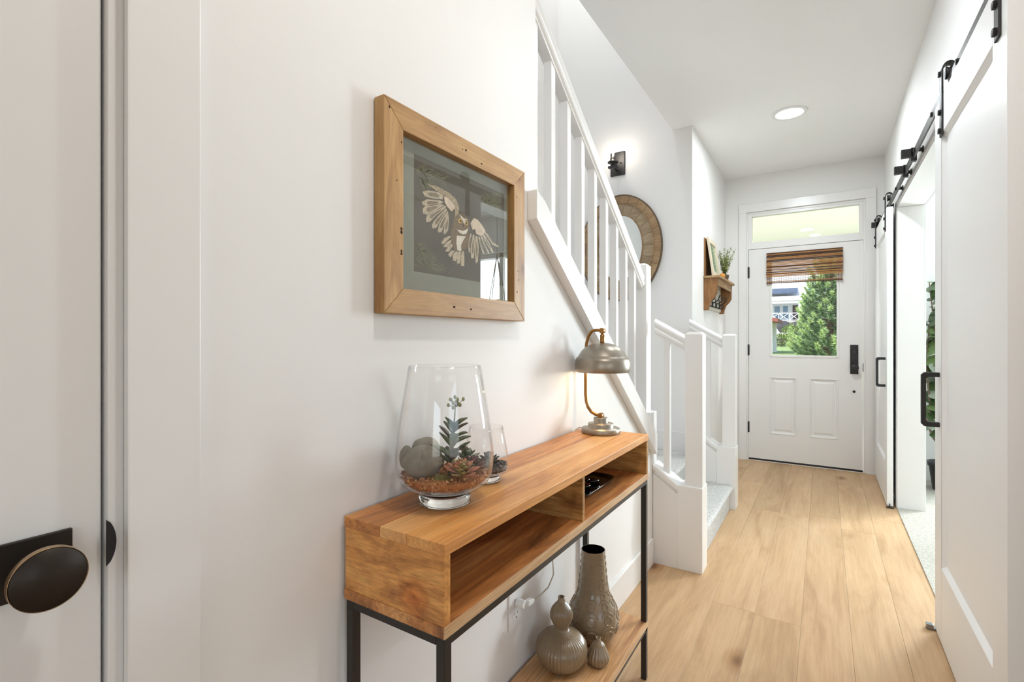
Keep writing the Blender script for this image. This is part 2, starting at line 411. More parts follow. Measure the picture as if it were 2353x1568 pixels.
S('trim_2', t, TRIM, 'white jamb of the closet door', 'door casing', .001)
t = MB().box(XL, -.748, .270, .358, 0, 2.16).box(XL, -.748, -.666, -.578, 0, 2.16).box(XL, -.748, -.578, .270, 2.072, 2.16)
S('trim_3', t, TRIM, 'flat white casing beside the closet door', 'door casing', .0025)
st = MB(); pts = [(.253 + .0105 * math.sin(math.pi * i / 14) ** .6, .890 + .058 * i / 14) for i in range(15)]
st.prism(pts, 'x', -.7655, -.7638)
st.build('strike_plate', BLACKH, label='curved black strike plate on the closet door jamb', cat='strike plate')

# ------------------------------------------------------------------ front door
YD = 5.318
d2 = thing('door_2', (-.163, YD, 0), 'white front door with square window and two raised panels', 'door', kind='structure')
X0, X1, Z0, Z1 = -.618, .292, .022, 2.048
wx0, wx1, wz0, wz1 = -.427, .108, 1.018, 1.93
pz0, pz1 = .27, .818
pA, pB = (-.438, -.213), (-.113, .114)
s_ = MB()
YB = YD + .042
for a, b, c_, e in ((X0, wx0, Z0, Z1), (wx1, X1, Z0, Z1), (wx0, wx1, wz1, Z1)): s_.box(a, b, YD, YB, c_, e)
s_.box(wx0, wx1, YD, YB, pz1, wz0).box(wx0, wx1, YD, YB, Z0, pz0)
s_.box(pA[1], pB[0], YD, YB, pz0, pz1).box(wx0, pA[0], YD, YB, pz0, pz1) if pA[0] > wx0 else s_.box(pA[1], pB[0], YD, YB, pz0, pz1)
slab = s_.build('door_slab', DOORP, d2)
def raised(x0, x1, z0, z1):
    m = MB()
    r0 = [(x0, z0), (x1, z0), (x1, z1), (x0, z1)]
    def ring(i): return [(x0 + i, z0 + i), (x1 - i, z0 + i), (x1 - i, z1 - i), (x0 + i, z1 - i)]
    lv = [(0, -.0), (0.004, -.004), (.012, -.002), (.018, .010), (.03, .011), (.05, .003)]
    v = []; fcs = []
    for i, (ins, dep) in enumerate(lv): v += [(p[0], YD + dep, p[1]) for p in ring(ins)]
    for i in range(len(lv) - 1):
        for j in range(4): fcs.append((i * 4 + j, i * 4 + (j + 1) % 4, (i + 1) * 4 + (j + 1) % 4, (i + 1) * 4 + j))
    q = (len(lv) - 1) * 4
    fcs.append((q, q + 1, q + 2, q + 3))
    m.add(v, fcs)
    return m
for a, b in (pA, pB):
    raised(a, b, pz0, pz1).build('door_panel', DOORP, d2)
lf = MB()
for a, b, c_, e in ((wx0 - .012, wx0 + .008, wz0 - .012, wz1 + .012), (wx1 - .008, wx1 + .012, wz0 - .012, wz1 + .012), (wx0, wx1, wz0 - .012, wz0 + .008), (wx0, wx1, wz1 - .008, wz1 + .012)):
    lf.box(a, b, YD - .006, YD + .04, c_, e)
lf.build('window_frame', DOORP, d2, bevel=.003)
MB().box(wx0, wx1, YD + .018, YD + .024, wz0, wz1).build('pane', PANE, d2)
for z0, z1 in ((1.775, 1.878), (1.024, 1.122), (.272, .372)):
    h_ = MB().box(-.626, -.612, YD - .008, YD + .002, z0, z1); h_.cyl((-.622, YD - .006, z0 - .004), .006, z1 - z0 + .008, n=12)
    h_.build('hinge', BLACKH, d2)
lp = MB().box(.199, .259, YD - .008, YD, .868, 1.126).build('lock_plate', BLACKH, d2, bevel=.002)
MB().lathe([(.012, -.008), (.012, -.03), (.03, -.036), (.032, -.05), (.029, -.058), (0, -.058)], (.229, YD, .925), 28, axis='y').build('knob', BLACKH, lp)
m = MB().lathe([(.016, -.008), (.016, -.014), (0, -.014)], (.229, YD, 1.06), 20, axis='y'); m.box(.225, .233, YD - .024, YD - .012, 1.043, 1.078)
m.build('deadbolt_turn', GRAPH, lp, bevel=.001)
MB().lathe([(.011, 0), (.011, -.004), (.0, -.005)], (.228, YD, .712), 18, axis='y').build('bore_cap', BLACKH, d2)
MB().box(.292, .301, YD - .004, YD + .004, .89, .965).build('latch_lip', BLACKH, d2, bevel=.003)
MB().box(X0, X1, YD + .002, YD + .04, .004, .022).build('door_sweep', BLACKH, d2)
MB().box(X0 + .001, X1 - .001, YD + .043, YD + .045, .02, .021).build('weather_strip', BLACKH, d2)
# door frame, transom and casing
t = MB()
t.box(-.652, -.622, YD - .006, YF + .15, 0, 2.425).box(.296, .325, YD - .006, YF + .15, 0, 2.425).box(-.622, .296, YD - .006, YF + .15, 2.052, 2.098).box(-.622, .296, YD - .006, YF + .15, 2.392, 2.425)
t.box(-.622, .296, YD - .002, YF + .2, -.01, .004)
t.box(-.622, -.592, YD + .0, YD + .05, 2.098, 2.392).box(.266, .296, YD + .0, YD + .05, 2.098, 2.392).box(-.592, .266, YD, YD + .05, 2.098, 2.118).box(-.592, .266, YD, YD + .05, 2.368, 2.392)
S('trim_4', t, TRIM, 'white front door frame with transom bar', 'door frame', .0015)
t = MB().box(-.704, -.636, YF - .02, YF, 0, 2.41).box(.311, .385, YF - .02, YF, 0, 2.41).box(-.704, .385, YF - .022, YF, 2.41, 2.492)
S('trim_5', t, TRIM, 'flat white casing around the front door and transom', 'door casing', .002)
tr = thing('window_2', (-.163, YD + .03, 2.11), 'clear transom window above the front door', 'window', kind='structure')
MB().box(-.592, .266, YD + .024, YD + .03, 2.118, 2.368).build('pane', PANE, tr)
# ------------------------------------------------------------------ staircase
stairs = thing('staircase', (-1.3, 3.2, 0), 'staircase carpeted in ribbed light grey rising off the hall', 'staircase', kind='structure')
def step(x0, x1, y0, y1, z0, z1, nose, name='carpeted_step'):
    """nose: '+x' or '+y' side carries the rounded nosing; riser set back."""
    m = MB(); r = .016; n = 6
    arc = [(math.cos(a) * r, math.sin(a) * r) for a in [math.pi / 2 - math.pi * i / n for i in range(n + 1)]]
    if nose == '+x':
        pr = [(x0, z0), (x0, z1)] + [(x1 - r + a, z1 - r + b) for a, b in arc] + [(x1 - .026, z1 - 2 * r), (x1 - .024, z0)]
        m.prism(pr, 'y', y0, y1)
    else:
        pr = [(y0, z0), (y0, z1)] + [(y1 - r + a, z1 - r + b) for a, b in arc] + [(y1 - .026, z1 - 2 * r), (y1 - .024, z0)]
        m.prism(pr, 'x', x0, x1)
    return m.build(name, CARPET, stairs)
step(-.83, -.525, 2.705, 3.69, 0, .168, '+x')
step(-1.94, -.79, 2.60, 3.806, .15, .333, '+x', 'landing')
for i in range(1, 12):
    z = .333 + .187 * i; yn = 2.62 - .2475 * (i - 1)
    step(-1.94, -.896, yn - .30, yn, z - .2, z, '+y')
# skirt board with cap along the knee wall
kt = lambda y: 2.6266 - .755 * y
kl = lambda y: 2.5206 - .755 * y
m = MB().prism([(1.298, kl(1.298)), (2.575, kl(2.575)), (2.575, kt(2.575)), (1.352, kt(1.352)), (1.298, kt(1.320))], 'x', XL, -.731)
m.prism([(1.352, kt(1.352) - .03), (2.575, kt(2.575) - .03), (2.575, kt(2.575)), (1.352, kt(1.352))], 'x', -.91, XL)
S('trim_6', m, TRIM, 'sloping white skirt board under the stair balusters', 'skirt board', .0025)
# main railing
RAILP = [(-.019, 0), (.019, 0), (.019, .010), (.026, .016), (.029, .026), (.029, .034), (.024, .040), (.027, .050), (.030, .060), (.028, .071), (.020, .080), (.008, .085), (-.008, .085), (-.020, .080), (-.028, .071), (-.030, .060), (-.027, .050), (-.024, .040), (-.029, .034), (-.029, .026), (-.026, .016), (-.019, .010)]
rb = lambda y: 3.266 - .70 * y
XBAL = -.8365
rail = thing('stair_railing', (XBAL, 2.0, 0), 'long white stair railing with tall newel rising beside the mirror', 'stair railing')
MB().sweep(RAILP, (XBAL, 1.36, rb(1.36)), (XBAL, 2.61, rb(2.61))).build('handrail', TRIM, rail)
for i in range(9):
    ye = 1.465 + .1298 * i
    y0, y1 = ye - .031, ye
    m = MB().prism([(y0, kt(y0) - .004), (y1, kt(y1) - .004), (y1, rb(y1) + .012), (y0, rb(y0) + .012)], 'x', XBAL - .0155, XBAL + .0155)
    m.build('baluster', TRIM, rail, bevel=.0012, seg=1)
def newel(parent, x0, x1, y0, y1, z0, z1, ch=.012):
    m = MB().box(x0, x1, y0, y1, z0, z1 - ch)
    b = [(x0, y0), (x1, y0), (x1, y1), (x0, y1)]; t_ = [(x0 + ch, y0 + ch), (x1 - ch, y0 + ch), (x1 - ch, y1 - ch), (x0 + ch, y1 - ch)]
    m.add([(p[0], p[1], z1 - ch) for p in b] + [(p[0], p[1], z1) for p in t_], [(0, 1, 5, 4), (1, 2, 6, 5), (2, 3, 7, 6), (3, 0, 4, 7), (4, 5, 6, 7)])
    return m.build('newel_post', TRIM, parent, bevel=.0012, seg=1)
newel(rail, -.885, -.800, 2.608, 2.693, .6, 1.585)
nb = MB().box(-.875, -.762, 2.574, 2.672, 0, .79).build('newel_base', TRIM, rail, bevel=.002)
# short railings of the first two steps
def short_rail(yc, y_panel, label, xr0):
    r_ = thing('stair_railing', (-.65, yc, 0), label, 'stair railing', 'short railings beside the bottom stairs')
    topz = lambda x: 1.198 - .575 * (x + .609)
    MB().sweep([(u, z - .085) for u, z in RAILP], (xr0, yc, topz(xr0)), (-.60, yc, topz(-.60))).build('handrail', TRIM, r_)
    cz = lambda x: .432 - .70 * (x + .634)
    m = MB().prism([(-.716, cz(-.716) - .01), (-.684, cz(-.684) - .01), (-.684, topz(-.684) - .08), (-.716, topz(-.716) - .08)], 'y', yc - .016, yc + .016)
    m.build('baluster', TRIM, r_, bevel=.0012, seg=1)
    newel(r_, -.600, -.515, y_panel + .018, y_panel + .103, .40, 1.213)
    b = MB().box(-.634, -.512, y_panel, y_panel + .122, 0, .428).build('newel_base', TRIM, r_, bevel=.002)
    # panel and moulded sloping cap
    xe = xr0 + (.0 if xr0 > -.8 else .0)
    p = MB().prism([(xr0, 0), (-.634, 0), (-.634, cz(-.634) - .05), (xr0, cz(xr0) - .05)], 'y', y_panel + .004, y_panel + .11)
    p.build('stringer_panel', TRIM, r_)
    c = MB().sweep([(-.044, -.05), (.044, -.05), (.049, -.042), (.049, -.034), (.056, -.028), (.056, -.006), (.050, 0), (-.050, 0), (-.056, -.006), (-.056, -.028), (-.049, -.034), (-.049, -.042)], (xr0, y_panel + .055, cz(xr0)), (-.628, y_panel + .055, cz(-.628)))
    c.build('stringer_cap', TRIM, r_)
    return r_
short_rail(2.650, 2.590, 'short white railing and newel post beside the console table', -.760)
short_rail(3.748, 3.688, 'short white railing and newel post under the coat shelf', -.826)

# ------------------------------------------------------------------ sliding doors
def barn_door(name, y0, y1, handle_y, straps, label, x=.380):
    d = thing(name, (x, (y0 + y1) / 2, 0), label, 'door', kind='structure')
    xb_ = x + .036; z0, z1 = .012, 2.102
    st = .125; tr_ = .145; br = .29
    m = MB().box(x, xb_, y0, y0 + st, z0, z1).box(x, xb_, y1 - st, y1, z0, z1).box(x, xb_, y0 + st, y1 - st, z1 - tr_, z1).box(x, xb_, y0 + st, y1 - st, z0, z0 + br)
    m.build('door_frame', BARN, d, bevel=.002)
    pa = MB()
    a, b, c_, e = y0 + st, y1 - st, z0 + br, z1 - tr_
    i = .014
    pa.add([(x + .001, a, c_), (x + .001, b, c_), (x + .001, b, e), (x + .001, a, e), (x + .014, a + i, c_ + i), (x + .014, b - i, c_ + i), (x + .014, b - i, e - i), (x + .014, a + i, e - i)], [(0, 1, 5, 4), (1, 2, 6, 5), (2, 3, 7, 6), (3, 0, 4, 7), (4, 5, 6, 7)])
    pa.build('door_panel', BARN, d)
    h = MB()
    hy = handle_y
    zt, zb = 1.047, .835
    h.prism([(x, zb), (x, zb + .018), (x - .034, zb + .018), (x - .041, zb + .025), (x - .041, zt - .025), (x - .034, zt - .018), (x, zt - .018), (x, zt), (x - .046, zt), (x - .056, zt - .010), (x - .056, zb + .010), (x - .046, zb)], 'y', hy - .009, hy + .009)
    h.build('handle', BLACKH, d, bevel=.0015)
    for sy in straps:
        s = MB(); w_ = .02; xo = x - .006
        # strap: flat bar up the face, looped over the track
        pr_o = [(xo, 1.945)] + [(xo, 2.185)] + [(x + .018 - .024 * math.cos(q), 2.185 + .034 * math.sin(q)) for q in [math.pi * k / 10 for k in range(1, 11)]]
        pr_i = [(x + .018 - .019 * math.cos(q), 2.185 + .029 * math.sin(q)) for q in [math.pi * k / 10 for k in range(10, 0, -1)]] + [(x, 2.185), (x, 1.945)]
        s.prism(pr_o + pr_i, 'y', sy - w_, sy + w_)
        so = s.build('strap', BLACKH, d, bevel=.0012, seg=1)
        wh = MB().lathe([(.0, -.009), (.023, -.009), (.023, -.006), (.018, 0), (.023, .006), (.023, .009), (0, .009)], (x + .018, sy, 2.180), 24, axis='x')
        wh.build('wheel', BLACKH, so)
        for bz in (1.965, 2.035, 2.18):
            MB().lathe([(.011, 0), (.011, -.007), (.0095, -.008), (0, -.008)], (xo, sy, bz), 6, axis='x', smooth=False).build('bolt', BLACKH, so)
    return d
barn_door('door_3', 1.668, 2.594, 2.505, (1.735, 2.448), 'near white sliding door with black strap hangers and handle')
barn_door('door_4', 4.318, 5.244, 4.415, (4.395, 5.16), 'far white sliding door beside the front door', .374)
# track
tk = thing('sliding_door_track', (.40, 3.4, 2.13), 'black steel sliding door track along the right wall', 'door track')
for a, b in ((1.45, 3.428), (3.434, 5.25)):
    MB().box(.394, .401, a, b, 2.116, 2.162).build('track_bar', GRAPH, tk, bevel=.001)
for y in (1.79, 2.27, 2.75, 3.22, 3.62, 3.98, 4.47, 4.98):
    m = MB().cyl((.401, y, 2.139), .010, .026, 'x', 14); m.lathe([(.017, .020), (.017, .026), (0, .026)], (.401, y, 2.139), 16, axis='x')
    m.lathe([(.010, 0), (.010, -.008), (0, -.009)], (.394, y, 2.139), 6, axis='x', smooth=False)
    m.build('standoff_bolt', BLACKH, tk)
for y in (3.30, 3.60, 5.21):
    MB().box(.345, .3935, y - .014, y + .014, 2.128, 2.172).box(.385, .41, y - .014, y + .014, 2.105, 2.175).build('door_stop', BLACKH, tk, bevel=.002)
g = MB().box(.352, .40, 2.590, 2.612, .0, .008).box(.352, .376, 2.590, 2.612, .008, .022)
g.build('floor_guide', flat('brushed_steel', (.35, .37, .4, 1), .3, 1), label='small steel floor guide at the corner of the near sliding door', cat='door guide', bevel=.0015)
g = MB().box(.368, .412, 4.296, 4.316, 0, .006).box(.386, .391, 4.296, 4.316, .006, .03)
g.build('floor_guide', BLACKH, label='small black floor guide under the far sliding door', cat='door guide', bevel=.001)

# ------------------------------------------------------------------ ceiling light
cl = thing('ceiling_light', (-.203, 3.972, ZC), 'round recessed ceiling light glowing in the hall', 'ceiling light')
MB().lathe([(.084, -.001), (.088, -.007), (.108, -.006), (.113, 0)], (-.203, 3.972, ZC), 48, closed=True).build('trim_ring', flat('white_lamp_trim', (.85, .85, .85, 1), .4), cl)
MB().lathe([(.0, -.003), (.085, -.003), (.085, 0), (0, 0)], (-.203, 3.972, ZC), 40, smooth=False).build('lens', flat('lit_lens', (1, 1, 1, 1), .5, emit=4.5, ecol=(1, .97, .93, 1)), cl)
light('ceiling_light_glow', 'AREA', (-.203, 3.972, ZC - .012), (0, 0, 0), 15, (.88, .95, 1), .15, .15)
for yl in (2.4, .65):
    xl = -.203 if yl > 1 else .08
    c2 = thing('ceiling_light', (xl, yl, ZC), 'recessed ceiling light over the foot of the stairs' if yl > 1 else 'recessed ceiling light above the picture', 'ceiling light')
    for ch in cl.children: copy_part(ch, c2)
    light('ceiling_light_glow', 'AREA', (xl, yl, ZC - .012), (0, 0, 0), 7 if yl > 1 else 9, (.87, .94, 1) if yl > 1 else (1, .955, .91), .15, .15)
# ------------------------------------------------------------------ console table
MG = dict(dark=lin(128, 80, 44), mid=lin(186, 124, 72), light_=lin(212, 152, 96))
MANGO_Y = wood('mango_wood_lengthwise', **MG, axis='y', scale=1.3, rough=.36, stretch=8, rand=11, coat=.2, spread=.13, grain=.32)
MANGO_DK = wood('mango_wood_inside', lin(84, 50, 32), lin(168, 108, 60), lin(214, 150, 90), 'y', 1.3, .42, 5, 11, spread=.12, grain=.45)
MANGO_X = wood('mango_wood_end_panel', lin(126, 84, 46), lin(190, 140, 80), lin(220, 174, 110), 'x', 2.4, .42, 4, 5, spread=.13, grain=.5)
MANGO_LT = wood('mango_wood_edge', lin(192, 150, 108), lin(218, 178, 134), lin(234, 200, 160), 'y', 1.6, .5, 9, 7, spread=.14, knots=False)
TOPM = {-.757: wood('mango_wood_dark_plank', lin(152, 96, 52), lin(218, 146, 80), lin(240, 178, 106), 'y', 1.1, .42, 7, 11, spread=.15, grain=.3, knots=False), -.663: wood('mango_wood_tan_plank', lin(206, 140, 82), lin(234, 174, 108), lin(244, 192, 130), 'y', 1.3, .42, 8, 5, spread=.15, grain=.24), -.598: wood('mango_wood_orange_plank', lin(196, 128, 66), lin(232, 164, 92), lin(244, 186, 114), 'y', 1.3, .42, 8, 23, spread=.15, grain=.28)}
cx0, cx1, cy0, cy1 = -.757, -.514, .612, 1.704
MANGO_K = wood('mango_wood_knotted_panel', lin(170, 110, 56), lin(232, 164, 90), lin(248, 194, 118), 'x', 5.0, .42, 2.2, 0, spread=.14, grain=.36, knots=False)
_nt = MANGO_K.node_tree; _p = _nt.nodes['Principled BSDF']; _src = _p.inputs['Base Color'].links[0].from_socket
_tc = N(_nt, 'ShaderNodeTexCoord'); _ds = N(_nt, 'ShaderNodeVectorMath', operation='DISTANCE'); _ds.inputs[1].default_value = (.052, -.546, .742)
_nz = N(_nt, 'ShaderNodeTexNoise'); _nz.inputs['Scale'].default_value = 40; _ma = N(_nt, 'ShaderNodeMath', operation='MULTIPLY_ADD'); _ma.inputs[1].default_value = .03
_nt.links.new(_tc.outputs['Object'], _ds.inputs[0]); _nt.links.new(_tc.outputs['Object'], _nz.inputs['Vector']); _nt.links.new(_nz.outputs['Fac'], _ma.inputs[0]); _nt.links.new(_ds.outputs['Value'], _ma.inputs[2])
_kr = ramp(_nt, _ma.outputs[0], [(.017, (.25, .13, .07, 1)), (.023, (.80, .50, .30, 1)), (.034, (1.0, .78, .58, 1)), (.042, (.78, .60, .45, 1)), (.055, (1, 1, 1, 1))])
_nt.links.new(mixc(_nt, _src, _kr, .85, 'MULTIPLY'), _p.inputs['Base Color'])
con = thing('console_table', ((cx0 + cx1) / 2, (cy0 + cy1) / 2, 0), 'narrow wooden console table on a thin black steel frame', 'console table')
for a, b in ((cx0, -.663), (-.663, -.598), (-.598, cx1)):
    MB().box(a + .0003, b - .0003, cy0, cy1, .826, .846).build('top_plank', TOPM[a], con, bevel=.0012)
MB().box(cx0 + .002, cx1 - .002, cy0 + .001, cy0 + .017, .711, .826).build('side_panel', MANGO_K, con, bevel=.001)
MB().box(cx0 + .002, cx1 - .002, cy1 - .017, cy1 - .001, .711, .826).build('side_panel', MANGO_X, con, bevel=.001)
MB().box(cx0 + .010, cx1 - .004, 1.157, 1.171, .711, .826).build('divider', MANGO_X, con, bevel=.001)
MB().box(cx0 + .002, cx0 + .010, cy0 + .017, cy1 - .017, .711, .826).build('back_panel', MANGO_DK, con)
MB().box(cx0, cx1 - .003, cy0, cy1, .692, .711).build('bottom_board', wood('mango_wood_bottom', lin(118, 72, 40), lin(206, 138, 78), lin(240, 182, 116), 'y', 1.2, .42, 6, 3, spread=.13, grain=.36), con, bevel=.001)
MB().box(cx1 - .003, cx1, cy0, cy1, .692, .711).build('edge_strip', MANGO_LT, con, bevel=.0008)
lw = .018
for a in (cx0 + .003, cx1 - .003 - lw):
    for b in (cy0 + .003, cy1 - .003 - lw):
        MB().box(a, a + lw, b, b + lw, 0, .676).build('leg', BLACK, con, bevel=.001)
for z in (.676, .166):
    for a in (cx0 + .003, cx1 - .003 - lw):
        MB().box(a, a + lw, cy0 + .003, cy1 - .003, z, z + .016).build('frame_rail', BLACK, con, bevel=.001)
    for b in (cy0 + .003, cy1 - .003 - lw):
        MB().box(cx0 + .003 + lw, cx1 - .003 - lw, b, b + lw, z, z + .016).build('frame_rail', BLACK, con, bevel=.001)
MB().box(cx0 + .002, cx1 - .003, cy0, cy1, .182, .20).build('lower_shelf', wood('mango_wood_shelf', lin(176, 122, 76), lin(226, 176, 122), lin(242, 202, 156), 'y', 1.4, .45, 8, 3, spread=.13, grain=.34), con, bevel=.001)
MB().box(cx1 - .003, cx1, cy0, cy1, .182, .20).build('edge_strip', MANGO_LT, con, bevel=.0008)
ZT = .846

# ------------------------------------------------------------------ framed owl picture
PF = dict(dark=lin(150, 108, 62), mid=lin(184, 142, 88), light_=lin(204, 166, 110))
PWY = wood('pine_frame_horizontal', **PF, axis='y', scale=1.6, rough=.5, stretch=8, rand=17, spread=.15, grain=.22)
PWZ = wood('pine_frame_upright', **PF, axis='z', scale=1.6, rough=.5, stretch=8, rand=17, spread=.15, grain=.22)
pic = thing('picture_frame', (-.75, .96, 1.228), 'square pine frame with an owl print hung above the console', 'picture')
py0, py1, pz0_, pz1_ = .690, 1.234, 1.228, 1.662
iy0, iy1, iz0, iz1 = .744, 1.176, 1.281, 1.609
pxf, pxb = -.735, -.763
for pts, mt in (([(py0, pz0_), (py1, pz0_), (iy1, iz0), (iy0, iz0)], PWY), ([(py0, pz1_), (iy0, iz1), (iy1, iz1), (py1, pz1_)], PWY), ([(py0, pz0_), (iy0, iz0), (iy0, iz1), (py0, pz1_)], PWZ), ([(py1, pz0_), (py1, pz1_), (iy1, iz1), (iy1, iz0)], PWZ)):
    MB().prism(pts, 'x', pxb, pxf).build('frame_member', mt, pic, bevel=.0015)
HOLE = flat('dark_worm_hole', lin(58, 36, 20), .9)
hm = MB()
for y, z, a, b in ((.705, 1.642, .003, .005), (.738, 1.582, .002, .004), (.942, 1.634, .004, .002), (.955, 1.636, .006, .005), (1.02, 1.622, .006, .002), (.845, 1.652, .002, .002), (.725, 1.50, .002, .003), (.738, 1.40, .0018, .012), (.738, 1.355, .0018, .010), (.91, 1.252, .008, .003), (.975, 1.25, .007, .003), (1.19, 1.58, .002, .005), (1.20, 1.345, .002, .005), (1.196, 1.37, .004, .002), (1.192, 1.31, .002, .006)):
    hm.lathe([(.62, 0), (0, .0004)], (pxf, y, z), 10, axis='x', fn=lambda r, zz, t_, a=a, b=b: r * math.hypot(a * math.cos(t_), b * math.sin(t_)))
hm.build('worm_holes', HOLE, pic, kind='stuff')
MB().box(-.7635, -.7575, py0 + .03, py1 - .03, pz0_ + .03, pz1_ - .03).build('backing', flat('backing_board', (.2, .16, .1, 1), .9), pic)
MATB = flat('grey_green_mat_board', lin(140, 142, 128), .9, bscale=300, bstr=.1, var=.06, vscale=40)
PRNT = flat('taupe_print_ground', lin(98, 92, 80), .9, var=.12, vscale=9)
MB().box(-.7575, -.7570, iy0 - .004, iy1 + .004, iz0 - .004, iz1 + .004).build('mat_board', MATB, pic)
prt = MB().box(-.7570, -.7567, .798, 1.158, 1.325, 1.582).build('print', PRNT, pic)
